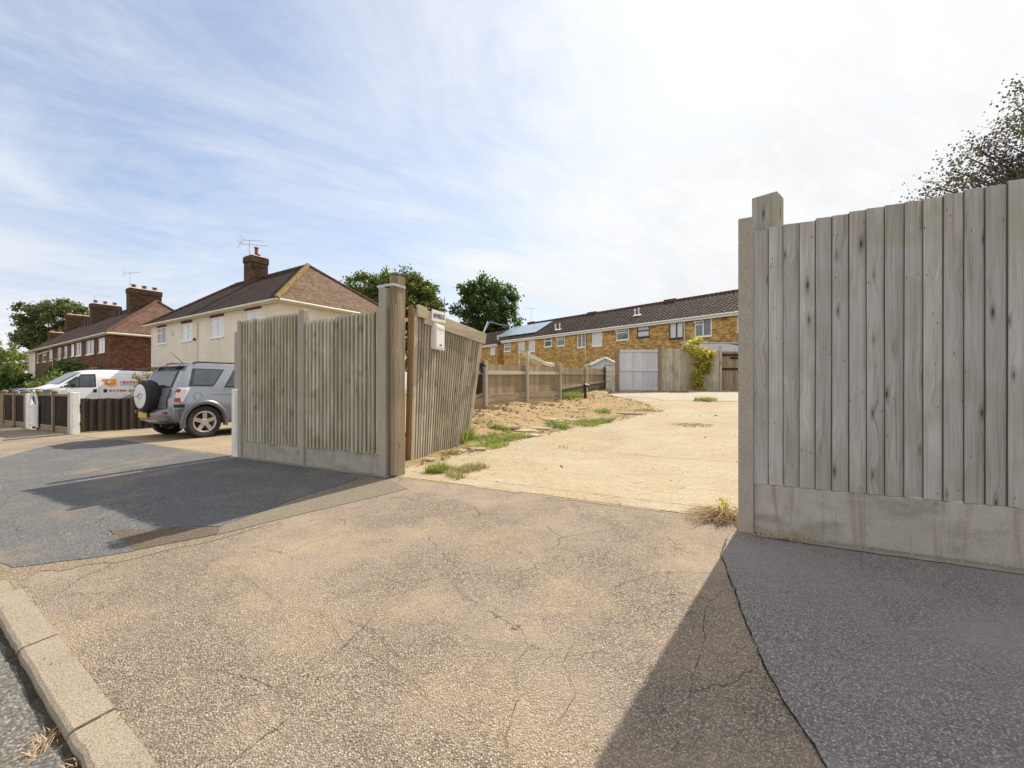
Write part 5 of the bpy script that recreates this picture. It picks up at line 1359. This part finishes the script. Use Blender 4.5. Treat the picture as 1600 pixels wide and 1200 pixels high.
VB.mesh(vx, mb); mb.build('body', VANW, VN, smooth=38)
for sd in (1, -1):
    VB.patch([(1.62, 1.10), (2.90, 1.08), (2.15, 1.70), (1.62, 1.74)], .008, side=sd).build('window_surround', BLACK, VN)
    dw = VB.patch([(1.68, 1.14), (2.62, 1.12), (2.16, 1.64), (1.68, 1.68)], .014, side=sd).build('door_window', CARGLASS, VN)
    mb = MB(); mb.tube([Vector((2.22, sd*(VB.y(2.22, 1.13)+.015), 1.12)), Vector((2.2, sd*(VB.y(2.2, 1.5)+.015), 1.58))], .016, 4); mb.build('glazing_bar', BLACK, dw)
    mb = MB(); mb.cbox((2.46, sd*1.06, 1.17), .13, .16, .2); mb.build('door_mirror', BLACK, VN, bevel=.03)
    mb = MB()
    for pl in ([(1.52, .42), (1.50, 1.70)], [(.30, .42), (.30, 1.72)], [(-.78, 1.74), (1.5, 1.76)], [(1.50, .95), (.32, .95)], [(2.68, .62), (2.62, 1.10)]):
        mb.tube([Vector((lerp(a[0], b[0], t), sd*(VB.y(lerp(a[0], b[0], t), lerp(a[1], b[1], t))+.001), lerp(a[1], b[1], t))) for a, b in (pl,) for t in (0, .25, .5, .75, 1)], .006, 4)
    mb.build('shut_line', VGRY, VN)
    for x in (1.60, 1.22): VB.patch([(x, .84), (x+.13, .84), (x+.13, 1.0), (x, 1.0)], .01, side=sd, n=2, m=2).build('door_handle', BLACK, VN)
    wheel(VN, 0, sd*.82, .335, .21, sd, 6, .2); wheel(VN, 3.1, sd*.82, .335, .21, sd, 6, .2)
    mb = MB(); mb.cbox((3.74, sd*.66, .80), .2, .24, .2); mb.build('headlight', CLEARL, VN, bevel=.03)
mb = MB(); mb.grid([[Vector((x, y*k, z)) for y in (-.78, -.4, 0, .4, .78)] for x, z, k in ((2.12, 1.82, .88), (2.5, 1.55, .95), (2.9, 1.26, 1.0))]); mb.build('windscreen', CARGLASS, VN)
mb = MB()
for x in (-.5, .5, 1.5):
    mb.tube([(x, -.74, 1.95), (x, -.74, 2.05), (x, .74, 2.05), (x, .74, 1.95)], .02, 4)
mb.build('roof_bar', BLACK, VN)
mb = MB(); mb.box((-.6, -.8, .2), (4.2, 0, 0), (0, 1.6, 0), (0, 0, .35)); mb.build('underbody', BLACK, VN)
# lettering on the flank that faces the street corner (left side, +y): text runs from the front of the van to the back
yl = .958; xr = Vector((-1, 0, 0)); zr = Vector((0, -.12, 1)).normalized()
def vl(s, x, z, size, mat, bold=0, wid=None): return text_mesh('lettering', s, size, mat, VN, (x, VB.y(x, z)+.012, z), xr, (0, -.09, 1), .004, bold, wid=wid)
vl('T', 1.36, 1.245, .33, VORG, .028, .24); vl('J', 1.07, 1.245, .33, VYEL, .028, .22)
mb = MB(); mb.box((1.22, VB.y(1.2, 1.24)+.006, 1.225), (-.33, 0, 0), (0, .008, 0), (0, 0, .055)); mb.build('logo_underline', VRED, VN)
vl('HEATING', .70, 1.29, .17, VRED, .004, .82); vl('SERVICES', .70, 1.19, .09, VGRY, 0, .8)
vl('01795 475352', 1.14, .87, .155, VRED, .004, 1.55)

# wheelie bins behind the low fences
for (u, d, c, m_, lab) in ((30, 25, 2.6, BINBLUE, 'wheeled bin with a blue lid far behind the low dark fence'), (54.5, 17.5, 2, BLACK, 'dark blue wheeled bin just behind the white wicket')):
    b = P(u, 616, d); b.z = zleft(sa(b.x, b.y)[1])
    W = thing('wheeled_bin', lab, 'bin', b); mb = MB()
    mb.hexa([b+Vector(q) for q in ((-.24, -.25, .05), (.24, -.25, .05), (.24, .25, .05), (-.24, .25, .05), (-.29, -.3, .98), (.29, -.3, .98), (.29, .33, .98), (-.29, .33, .98))]); mb.build('bin', BLACK if d > 20 else BINBLUE, W, bevel=.02)
    mb = MB(); mb.hexa([b+Vector(q) for q in ((-.31, -.33, .985), (.31, -.33, .985), (.31, .36, .985), (-.31, .36, .985), (-.28, -.28, 1.05), (.28, -.28, 1.05), (.28, .33, 1.1), (-.28, .33, 1.1))]); mb.build('lid', m_, W, bevel=.02)
    mb = MB(); mb.tube([b+Vector((-.28, .36, .09)), b+Vector((.28, .36, .09))], .09, 12); mb.build('wheel', RUBBER, W)

# ================================================================== PLANTS
def limb(mb, p, d, L, r, depth, tips, bend=.35, kids=3, up=.25):
    pts = [p]; k = 4; q = p
    for i in range(k):
        d = (d+Vector((random.gauss(0, bend*.4), random.gauss(0, bend*.4), random.gauss(0, bend*.3)+up*.12))).normalized(); q = q+d*L/k; pts.append(q)
    mb.tube(pts, [lerp(r, r*.5, i/k) for i in range(k+1)], 6, cap=False)
    if depth == 0: tips.append(q); return
    for j in range(kids):
        nd = (d+Vector((random.gauss(0, .6), random.gauss(0, .6), random.gauss(.1, .35)))).normalized()
        limb(mb, pts[random.choice((2, 3, 4))], nd, L*random.uniform(.55, .8), r*.5, depth-1, tips, bend, kids, up)
def tree(name, label, base, lobes, leafm, size, per, ncl, trunk=.35, cl_r=.9, group=None, gap=.1, sink=.6, cat='tree', h0=None, spread=.42):
    base = Vector(base); T = thing(name, label, cat, base, group=group)
    mb = MB(); cen = []
    for (c, r) in lobes:
        c = Vector(c)
        for _ in range(int(ncl*r[0]*r[2]/8)+3):
            n = Vector((random.gauss(0, 1), random.gauss(0, 1), random.gauss(.15, 1))).normalized(); k = random.uniform(.55, 1.0)
            if random.random() < gap: continue
            p = c+Vector((n.x*r[0]*k, n.y*r[1]*k, n.z*r[2]*k))
            if p.z < base.z+.3: continue
            cen.append((p, cl_r*random.uniform(.6, 1.3)))
    leaf_cloud(mb, cen, per, size, spread)
    top = Vector(lobes[0][0]); mt = MB()
    f = base.lerp(Vector((top.x, top.y, top.z)), sink)
    mt.tube([base-UP*.3, base.lerp(f, .4)+Vector((.1, 0, 0)), f], [trunk, trunk*.8, trunk*.55], 9)
    for p, r in random.sample(cen, min(len(cen), 26)):
        a = base.lerp(f, random.uniform(.5, 1)); m = a.lerp(p, .5)+Vector((0, 0, -.1*(p-a).length))
        mt.tube([a, m, p], [trunk*.32, trunk*.18, trunk*.05], 6, cap=False)
    mt.build('trunk', BARK, T, smooth=60); mb.build('crown', leafm, T)
    return T
def L3(u, v, d, rx, ry, rz): return (tuple(P(u, v, d)), (rx, ry, rz))
tree('oak_tree', 'broad dark green tree behind the cream house and the strapped gate post', (P(625, 600, 62).x, 62, .6),
     [L3(630, 470, 62, 4.6, 4, 4.3), L3(655, 475, 60, 3.2, 3, 3.0), L3(605, 448, 62, 2.2, 2.5, 2.0), L3(640, 443, 62, 2.6, 2.5, 1.8), L3(562, 452, 64, 3.1, 3, 2.2), L3(668, 455, 61, 2.0, 2, 1.7), L3(680, 485, 61, 1.3, 1.5, 1.2), L3(590, 480, 64, 4, 3, 3.5), L3(625, 540, 62, 4, 3, 4)],
     L_OAK, .36, 85, 34, .45, .95, gap=.03)
tree('oak_tree', 'rounded dark green tree standing alone beyond the sagging gate', (P(765, 600, 64).x, 64, .8),
     [L3(760, 490, 64, 4.4, 4, 4.2), L3(750, 452, 64, 3.0, 3, 1.9), L3(783, 470, 64, 2.8, 3, 2.3), L3(728, 482, 63, 2.2, 2.5, 1.6), L3(792, 500, 63, 2.2, 2.5, 1.9), L3(765, 520, 64, 4, 4, 2.5)],
     L_DARK, .34, 90, 38, .45, .9, gap=.03)
tree('spreading_tree', 'dark bronze-green tree with layered boughs behind the brick terrace', (P(85, 600, 78).x, 78, .6),
     [L3(82, 505, 78, 5.0, 4, 3.6), L3(60, 485, 78, 2.6, 3, 1.5), L3(95, 480, 78, 3.6, 3, 1.6), L3(45, 503, 77, 2.0, 2, 1.1), L3(42, 530, 77, 2.2, 2, 1.0), L3(120, 492, 78, 2.4, 2.5, 1.6), L3(60, 530, 78, 3.6, 3, 2), L3(100, 530, 78, 4, 3, 3)],
     L_BRONZE, .38, 85, 34, .5, .95, gap=.05)
for i, (u, v, d, r, m_, lab) in enumerate(((8, 578, 50, 2.6, L_MID, 'bright green leafy tree at the far end of the street, left edge'), (30, 592, 47, 1.9, L_DARK, 'darker bushy tree at the street end, against the cream gable'), (-25, 570, 55, 4.0, L_MID, 'tall green tree at the street end beyond the left edge'), (22, 566, 62, 2.2, L_MID, 'small pale green treetop behind the bushy trees at the street end'))):
    q = P(u, v, d); tree('street_tree', lab, (q.x, d, .4), [(tuple(q), (r, r, r*.9)), ((q.x+r*.5, d-.5, q.z-r*.6), (r*.9, r, r*.8)), ((q.x-r*.6, d, q.z-r*.7), (r*.9, r, r*.8)), ((q.x, d, max(1.0, q.z-r*1.3)), (r, r, r*.8))], m_, .30, 55, 34, .2, .6)
# sparse purple-leaved tree over the right fence
def sparse():
    base = fs(7.6, 5.4, .2); base = Vector((20.0, 11.5, .2))
    T = thing('plum_tree', 'sparse purple-leaved tree rising behind the tall right fence', 'tree', base)
    mt = MB(); mb = MB(); cen = []
    mt.tube([base, base+Vector((-.1, 0, 2.5)), base+Vector((-.3, 0, 4.2))], [.24, .2, .16], 9)
    def arm(p, q, r):
        p, q = Vector(p), Vector(q); m = p.lerp(q, .5)+Vector((random.gauss(0, .2), random.gauss(0, .2), -.12)); mt.tube([p, m, q], [r, r*.6, r*.2], 6, cap=False)
        return m
    f0 = base+Vector((-.3, 0, 4.0))
    D_ = 11.5
    ends = [(1445, 300), (1462, 288), (1490, 262), (1510, 240), (1525, 225), (1545, 232), (1560, 215), (1572, 190), (1590, 165), (1598, 135), (1610, 150), (1625, 120), (1600, 200), (1540, 265), (1515, 275), (1570, 262), (1590, 240), (1480, 298), (1530, 292), (1610, 260), (1630, 200), (1660, 110), (1700, 90), (1720, 150), (1680, 200), (1650, 260), (1740, 120), (1780, 180), (1700, 300), (1760, 260), (1820, 240), (1595, 290), (1560, 298), (1640, 320)]
    for (u, v) in ends:
        e = P(u, v+5, D_+random.uniform(-.9, .9)); m = arm(f0+Vector((random.uniform(-.1, .1), 0, random.uniform(-.6, .4))), e, .07)
        cen.append((e, .5)); 
        for _ in range(5):
            b_ = m.lerp(e, random.uniform(.2, .9)); c = b_+Vector((random.gauss(-.1, .34), random.gauss(0, .4), random.gauss(.05, .3))); cen.append((c, .36)); mt.tube([b_, b_.lerp(c, .5)+Vector((0, 0, .04)), c], [.018, .013, .005], 4, cap=False)
    leaf_cloud(mb, cen, 135, .066, .5, .2)
    mt.build('trunk', BARK, T, smooth=60); mb.build('crown', L_PURPLE, T)
sparse()
def bush(name, label, base, r, leafm, size, per, n, cat='shrub', group=None, stems=7):
    base = Vector(base); T = thing(name, label, cat, base, group=group); mb = MB(); cen = []
    for _ in range(n):
        nn = Vector((random.gauss(0, 1), random.gauss(0, 1), abs(random.gauss(0, 1)))).normalized(); k = random.uniform(.4, 1)
        cen.append((base+Vector((nn.x*r[0]*k, nn.y*r[1]*k, r[2]*(.08+.92*nn.z*k))), min(r)*.35))
    leaf_cloud(mb, cen, per, size, .5); mt = MB()
    for p, _ in random.sample(cen, min(len(cen), stems)): mt.tube([base, base.lerp(p, .5)+UP*.05, p], [.03, .02, .008], 5, cap=False)
    mt.build('stem', BARK, T); mb.build('foliage', leafm, T); return T
q = P(226, 617, 15.0); bush('garden_shrub', 'golden flowering shrub between the white van and the silver car', (q.x, 15.0, .2), (.36, .45, 1.5), L_SHRUB, .075, 42, 48)
q = P(206, 617, 15.5); bush('garden_shrub', 'low dark green shrub in front of the van lettering', (q.x, 15.5, .2), (.65, .5, .75), L_DARK, .065, 45, 60)
q = P(238, 617, 14.2); bush('garden_shrub', 'thin upright shrub with pale shoots just left of the silver car', (q.x, 14.2, .15), (.35, .4, 1.7), L_SHRUB, .06, 30, 34)
q = P(104, 600, 33); bush('tall_shrub', 'tall dark shrub against the brick terrace, left of the van roof', (q.x, 33, .5), (1.8, 1.4, 2.9), L_DARK, .2, 50, 70)
q = P(84, 600, 29); bush('tall_shrub', 'rounded golden green bush behind the bonnet of the van', (q.x, 29, .4), (1.1, 1.0, 1.9), L_MID, .15, 45, 50)
q = P(122, 600, 34); bush('tall_shrub', 'spreading dark bush under the terrace windows', (q.x, 34, .5), (1.4, 1.2, 2.5), L_DARK, .2, 45, 50)
q = P(45, 600, 40); bush('tall_shrub', 'dark shrub beside the cream-washed end of the terrace', (q.x, 40, .5), (1.2, 1.2, 1.3), L_DARK, .2, 45, 30)
# golden climber on the back fence
cl = thing('climber', 'golden yellow climbing plant tumbling over the back fence', 'climber', (bx(1090, DB), DB-.1, 1.0)); mb = MB(); cen = []
for u, v, r in ((1078, 541, .2), (1085, 536, .22), (1091, 533, .2), (1086, 545, .3), (1094, 545, .3), (1102, 552, .24), (1110, 553, .16), (1113, 556, .12), (1088, 555, .3), (1096, 560, .32), (1104, 563, .2), (1108, 572, .14), (1092, 570, .28), (1099, 572, .22), (1090, 580, .24), (1088, 590, .2), (1093, 592, .2), (1086, 600, .2), (1092, 605, .28), (1070, 543, .12), (1107, 580, .1)):
    for _ in range(3): cen.append((P(u+random.gauss(0, 1.5), v+random.gauss(0, 1.5), DB-.18+random.uniform(-.12, .1)), r))
leaf_cloud(mb, cen, 34, .10, .5, .0); mb.build('foliage', L_YEL, cl)
mb = MB()
for k in range(6): mb.tube([Vector((bx(1088+k, DB), DB-.12, 1.0)), P(1086+3*k, 575, DB-.15), P(1084+4*k, 548, DB-.1)], [.02, .015, .008], 5, cap=False)
mb.build('stem', BARK, cl)

def blades(mb, c, r, n, h, w=.006, lean=.5, flat=False):
    for _ in range(n):
        q = random.random()*6.28; k = math.sqrt(random.random())*r
        b = c+Vector((math.cos(q)*k, math.sin(q)*k, 0)); hh = h*random.uniform(.5, 1.2); t = random.random()*6.28
        d = Vector((math.cos(t), math.sin(t), 0))*hh*lean*random.uniform(.2, 1.3); s = Vector((-math.sin(t), math.cos(t), 0))*w
        m = b+d*.4+UP*hh*.62; e = b+d+UP*hh*(.9 if not flat else .4)
        mb.face([b-s, b+s, m+s*.8, m-s*.8]); mb.face([m-s*.8, m+s*.8, e])
def ground_at(u, v):
    q = None; lo, hi = 2.5, 40.0        # march along the line of sight until it meets the yard
    d = lo
    while d < hi:
        p = P(u, v, d); a, s = sa(p.x, p.y); g = zsoil(a, s) if a < edge_a(max(s, 0)) and s > 0 else (zyard(s) if s > 0 else zpave(s))
        if p.z <= g: p.z = g; return p
        d += .02
    return P(u, v, hi)
GRP = 'weed tufts in the yard'
def weeds(label, pts, n, h, mat, name='weed_clump'):
    c0 = ground_at(*pts[0][:2]); mb = MB()
    for u, v, r in pts:
        c = ground_at(u, v); c.z -= .02
        for _ in range(max(3, int(n*r*r*6))): 
            q = random.random()*6.28; k = math.sqrt(random.random())*r; cc = c+Vector((math.cos(q)*k, math.sin(q)*k*.8, 0)); a, s = sa(cc.x, cc.y)
            if s > 0: cc.z = (zsoil(a, s)-.03 if a < edge_a(s) else zyard(s)-.01)
            blades(mb, cc, .06, 9, h, .005, .7)
    o = mb.build(name, mat); tag(o, label, 'weeds', GRP); return o
weeds('small bright green tuft near the threshold beside the sagging gate', [(681, 738, .12), (690, 736, .10)], 260, .14, GRASS)
weeds('dry olive patch of weeds beside the bright tuft near the threshold', [(708, 738, .2), (725, 735, .2), (742, 732, .15), (712, 746, .12)], 130, .10, DRYG)
weeds('broad bright green patch of grass in front of the broken slabs', [(742, 690, .3), (762, 688, .35), (785, 684, .35), (805, 681, .3), (758, 698, .25), (735, 699, .2), (775, 694, .25)], 95, .10, GRASS)
weeds('little grey-green tuft beside the foot of the sagging gate', [(702, 709, .13), (709, 707, .1)], 160, .10, DRYG)
weeds('weeds growing up the free end of the sagging gate', [(727, 690, .10), (732, 686, .10), (722, 693, .08)], 240, .32, GRASS)
weeds('small green tuft left of the broken slabs', [(776, 668, .18), (783, 671, .18)], 110, .12, GRASS)
weeds('green tuft growing between the broken slabs', [(862, 663, .22), (872, 666, .25), (880, 668, .2)], 100, .12, GRASS)
weeds('long low green patch right of the broken slabs', [(905, 661, .3), (918, 660, .35), (932, 659, .35), (944, 657, .25), (926, 666, .2)], 75, .10, GRASS)
weeds('thin green weeds at the edge of the far soil', [(938, 643, .2), (942, 645, .2)], 90, .16, GRASS)
weeds('sparse olive weeds on the far soil', [(900, 645, .3), (880, 649, .25), (915, 640, .25)], 50, .08, DRYG)
weeds('thin line of dry weeds across the middle of the yard', [(1065, 664, .25), (1080, 665, .3), (1092, 666, .3)], 45, .05, DRYG)
weeds('green tuft on the edge of the pale concrete apron', [(1098, 626, .3), (1104, 627, .3)], 60, .16, GRASS)
weeds('leafy weeds at the foot of the low brown fence', [(868, 622, .3), (880, 623, .4), (893, 622, .35), (903, 621, .2)], 50, .28, GRASS)
weeds('yellow green growth along the foot of the back fence', [(1075, 607, .2), (1088, 606, .5), (1105, 606, .5), (1122, 606, .5), (1140, 605, .5), (1152, 602, .3)], 40, .22, L_YEL)
weeds('scattered weeds along the edge of the soil', [(880, 700, .1), (1005, 640, .3), (1020, 641, .3), (965, 650, .2)], 60, .06, DRYG)
mb = MB()
for _ in range(420):
    a, s = fa1(); c = fs(a, s, zsoil(a, s)-.02); blades(mb, c, .09, 7, .05, .0022, 1.8, True)
for _ in range(160):
    s = random.uniform(.6, 11); a = edge_a(s)+abs(random.gauss(0, .35)); c = fs(a, s, zyard(s)); blades(mb, c, .06, 4, .035, .002, 2.0, True)
tag(mb.build('dry_grass', DRYG), 'straw-dry grass scattered over the bare soil of the yard', 'grass', kind='stuff')
mb = MB(); mbs = (((.15, .34), (3.95, .31)), ((.5, 2.9), (6.5, 2.6)))
for (a0, s0), (a1, s1) in mbs:
    rows = []; wob = 0
    for i in range(61):
        a, s = lerp(a0, a1, i/60), lerp(s0, s1, i/60); wob = wob*.8+random.gauss(0, .004); w_ = random.uniform(.001, .004)
        d = Vector((a1-a0, s1-s0, 0)).normalized(); z = zyard(s)+.012*nz(a, s, .9)*smooth(s)+.005*nz(a, s, 5)*smooth(s*2)+.0075
        rows.append([fs(a-d.y*(wob-w_), s+d.x*(wob-w_), z), fs(a-d.y*(wob+w_), s+d.x*(wob+w_), z)])
    mb.grid(rows)
struct(mb.build('yard_joint', simple('joint_dirt', (.13, .09, .05), .95, .3, 9)))
# broken slabs
SL = simple('slab_concrete', (.36, .30, .21), .95, .3, 7, bump=.6)
for i, (u, v, L, W, ang, tilt, lab) in enumerate(((812, 672, .85, .30, .3, .06, 'long pale broken slab behind the bright grass patch'), (795, 668, .5, .28, .9, -.08, 'pale slab fragment beside the small green tuft'),
        (850, 655, .75, .3, .1, .07, 'upper pale slab of the broken pile'), (868, 660, .6, .25, .5, -.05, 'slab lying across the middle of the broken pile'), (893, 656, .6, .22, .2, .05, 'thin slab at the far right end of the broken pile'),
        (838, 669, .7, .25, .15, .04, 'narrow slab fragment in front of the broken pile'), (832, 680, .32, .18, .4, .15, 'small dark edged slab tipped up right of the bright grass'), (820, 681, .3, .16, .1, .0, 'short slab stub right of the bright grass'),
        (740, 693, .35, .2, .5, .1, 'small slab fragment near the free end of the gate'), (745, 701, .4, .2, -.2, .05, 'flat slab fragment at the front of the bright grass'), (722, 705, .2, .14, .6, .12, 'stone lump near the foot of the gate'),
        (672, 718, .16, .12, .3, .1, 'whitish stone at the foot of the gate'), (985, 646, .8, .2, .1, .04, 'low slab edge on the far soil'), (905, 638, .45, .25, .3, .08, 'weathered slab on the far soil'))):
    c = ground_at(u, v); c.z -= .012; ring = []
    for px_, py_ in random.choice((((-1, -.8), (.3, -1), (1, -.5), (.8, .9), (-.4, 1), (-.9, .5)), ((-1, -1), (.9, -.7), (1, .8), (-.2, .95), (-1, .2)), ((-.9, -.6), (.2, -1), (1, .2), (.5, 1), (-.8, .8)))):
        ring.append(Vector((px_*L/2*random.uniform(.9, 1.1), py_*W/2*random.uniform(.85, 1.1)*1.35, 0)))
    m = Matrix.Rotation(-.5+ang, 3, 'Z')@Matrix.Rotation(tilt, 3, 'X')@Matrix.Rotation(tilt*.6, 3, 'Y')
    mb = MB(); lo = [c+m@(p)+UP*-.02 for p in ring]; hi = [c+m@(p*.97+UP*.028)+UP*.0 for p in ring]; mb.grid([lo, hi], close=True); mb.face(hi)
    tag(mb.build('broken_slab', SL, bevel=.004), lab, 'slab', 'broken slabs in the yard')
# straw-dry weed at the right post
b = ground_at(1132, 812)
DW = thing('dry_weed', 'sprawling straw-dry weed with one fresh yellow-green sprig at the foot of the right post', 'weed', b)
mb = MB()
for _ in range(150):
    t = random.choice((random.gauss(3.0, .5), random.gauss(3.0, .9), random.gauss(-.9, .9))); L = random.uniform(.10, .44); h = random.uniform(.02, .10)
    o = b+Vector((random.gauss(0, .05), random.gauss(0, .04), .01)); d = Vector((math.cos(t), math.sin(t)*.8, 0)); s = Vector((-d.y, d.x, 0))
    pts = [o, o+d*L*.3+UP*h+s*random.gauss(0, .02), o+d*L*.7+UP*h*.7+s*random.gauss(0, .04), o+d*L+UP*.012+s*random.gauss(0, .07)]
    r = random.uniform(.0012, .0028); mb.tube(pts, [r, r, r*.8, r*.4], 4, cap=False)
for _ in range(120): blades(mb, b+Vector((random.gauss(-.08, .12), random.gauss(0, .06), -.01)), .03, 1, .06, .002, 1.4)
mb.build('dry_stalk', STRAW, DW)
mb = MB(); top = b+Vector((.0, .01, .12)); mb.tube([b, top], [.004, .003], 5); leaf_cloud(mb, [(top+Vector((random.gauss(0, .03), random.gauss(0, .02), random.uniform(-.01, .04))), .04) for _ in range(9)], 7, .028, .5); mb.build('sprig', L_YEL, DW)
# dry debris along the right fence and in the gutter
mb = MB()
for _ in range(260):
    a = random.choice((random.uniform(4.1, 4.6), random.gauss(4.32, .05), random.uniform(4.7, 6.5))); blades(mb, fs(a, -.275+random.gauss(0, .02), -.0), .02, 1, .035, .0018, 2.2, True)
tag(mb.build('dry_grass', STRAW), 'dry grass litter along the foot of the right fence', 'grass', kind='stuff')
mb = MB()
for _ in range(420):
    a = random.uniform(-1.2, 6); k = nz(a, 2, 2.5); 
    if k > -.05: blades(mb, fs(a, kin(a)+random.gauss(.004, .008), zpave(kin(a))), .015, 1, .022, .0016, 1.6, True)
tag(mb.build('kerb_grass', DRYG), 'dry grass wisps in the joint behind the kerb', 'grass', kind='stuff')
mb = MB()
for (u, v) in ((62, 1150), (70, 1140), (80, 1135), (72, 1158), (115, 1190), (120, 1196)):
    for _ in range(14): blades(mb, G(u, v, -.05)+Vector((random.gauss(0, .02), random.gauss(0, .02), 0)), .02, 1, .05, .0018, 2.0, True)
tag(mb.build('gutter_grass', STRAW), 'dry grass tufts in the gutter', 'grass', kind='stuff')
mb = MB()
for _ in range(120):
    a = random.uniform(-3.2, -.1); blades(mb, fs(a, -.07, .0), .02, 1, .03, .0018, 1.5, True)
for _ in range(110): 
    a = random.uniform(.0, 4.0); blades(mb, fs(a, .05+random.gauss(0, .02), .0), .02, 1, .03, .0018, 1.5, True)
tag(mb.build('threshold_grass', DRYG), 'dry grass wisps along the threshold and left fence', 'grass', kind='stuff')

# ================================================================== CAMERA, SUN, SKY
cam = bpy.data.cameras.new('camera'); cam.sensor_width = 36; cam.lens = F/1600*36; cam.shift_y = 8/1600; cam.clip_end = 3000; cam.clip_start = .05
co = bpy.data.objects.new('camera', cam); COL.objects.link(co); co.location = (0, 0, H); co.rotation_euler = (R(90), 0, 0); scene.camera = co
sv = Vector((.606, .795, 1.0)).normalized()
sl = bpy.data.lights.new('sun', 'SUN'); sl.energy = 4.0; sl.angle = R(.55); sl.color = (1, .91, .76)
so_ = bpy.data.objects.new('sun', sl); COL.objects.link(so_); so_.rotation_euler = (-sv).to_track_quat('-Z', 'Y').to_euler(); so_.location = (8, 12, 15)
w = bpy.data.worlds.new('World'); scene.world = w; w.use_nodes = True; t = w.node_tree; nodes, links = t.nodes, t.links
bg = nodes['Background']
class WM(Mt):
    def __init__(s): s.t = t; s.n = None
m = WM(); tc = m.N('TexCoord').outputs['Generated']
sky = m.N('TexSky', sky_type='NISHITA', sun_disc=False, sun_elevation=math.asin(sv.z), sun_rotation=math.atan2(sv.x, sv.y), air_density=1.0, dust_density=1.2, ozone_density=1.0, altitude=50)
sx_ = m.N('SeparateXYZ', {0: tc}).outputs; zc_ = m.math('ADD', m.math('MAXIMUM', sx_[2], 0.0), .22)
pv = m.N('CombineXYZ', {0: m.math('DIVIDE', sx_[0], zc_), 1: m.math('DIVIDE', sx_[1], zc_), 2: 0.0}).outputs[0]
rot = m.N('VectorRotate', {'Vector': pv, 'Angle': R(-32)}, rotation_type='Z_AXIS').outputs[0]
n1 = m.noise(m.mul(rot, (.8, 1.15, 1)), 1.6, 10, .64, .8)
n2 = m.noise(m.mul(rot, (.5, .7, 1)), .8, 5, .55, .3)
n3 = m.noise(m.mul(rot, (1.6, 3.6, 1)), 1.5, 9, .72, 1.4)
dsun = m.N('VectorMath', {0: tc, 1: tuple(sv)}, operation='DOT_PRODUCT').outputs['Value']
near = m.ramp(dsun, [(.45, 0), (.72, .22), (.95, .55)])
back = m.ramp(sx_[1], [(.0, .5), (.35, 0)])  # unseen sky behind the camera whitened to lift the fill
low = m.ramp(sx_[2], [(0, .34), (.28, .12), (.5, 0)])
d0 = Vector(((600-800)/F, 1, (CY-90)/F)).normalized()
hole = m.ramp(m.N('VectorMath', {0: tc, 1: tuple(d0)}, operation='DOT_PRODUCT').outputs['Value'], [(.74, 0), (.97, .30)])
dens = m.math('ADD', m.math('ADD', m.math('MULTIPLY', n1, 1.15), m.math('MULTIPLY', n2, 1.0)), m.math('MULTIPLY', n3, .40))
dens = m.math('SUBTRACT', m.math('SUBTRACT', dens, .645), hole)
dens = m.math('ADD', m.math('ADD', m.math('ADD', dens, near), low), back)
cov = m.ramp(dens, [(.28, .26), (.62, .62), (1.0, 1)])
cloud = m.ramp(dsun, [(-.1, (7.0, 7.0, 7.1)), (.2, (5.6, 5.9, 6.4)), (.7, (6.25, 6.45, 6.65)), (1, (7.1, 7.15, 7.2))])
cloud = m.mix(1.0, cloud, m.ramp(m.math('ADD', m.math('MULTIPLY', n1, .6), m.math('MULTIPLY', n3, .4)), [(.36, .90), (.5, .98), (.64, 1.05)]), 'MULTIPLY')
base = m.mix(1.0, sky.outputs[0], (1.10, 1.20, 1.34), 'MULTIPLY')
fin = m.mix(cov, base, cloud)
links.new(fin, bg.inputs[0]); bg.inputs[1].default_value = .085
scene.view_settings.view_transform = 'Standard'; scene.view_settings.look = 'None'; scene.view_settings.gamma = 1; scene.view_settings.exposure = .75
scene.render.film_transparent = False
scene.cycles.use_denoising = True
try: scene.cycles.max_bounces = 6; scene.cycles.caustics_reflective = False; scene.cycles.caustics_refractive = False
except Exception: pass
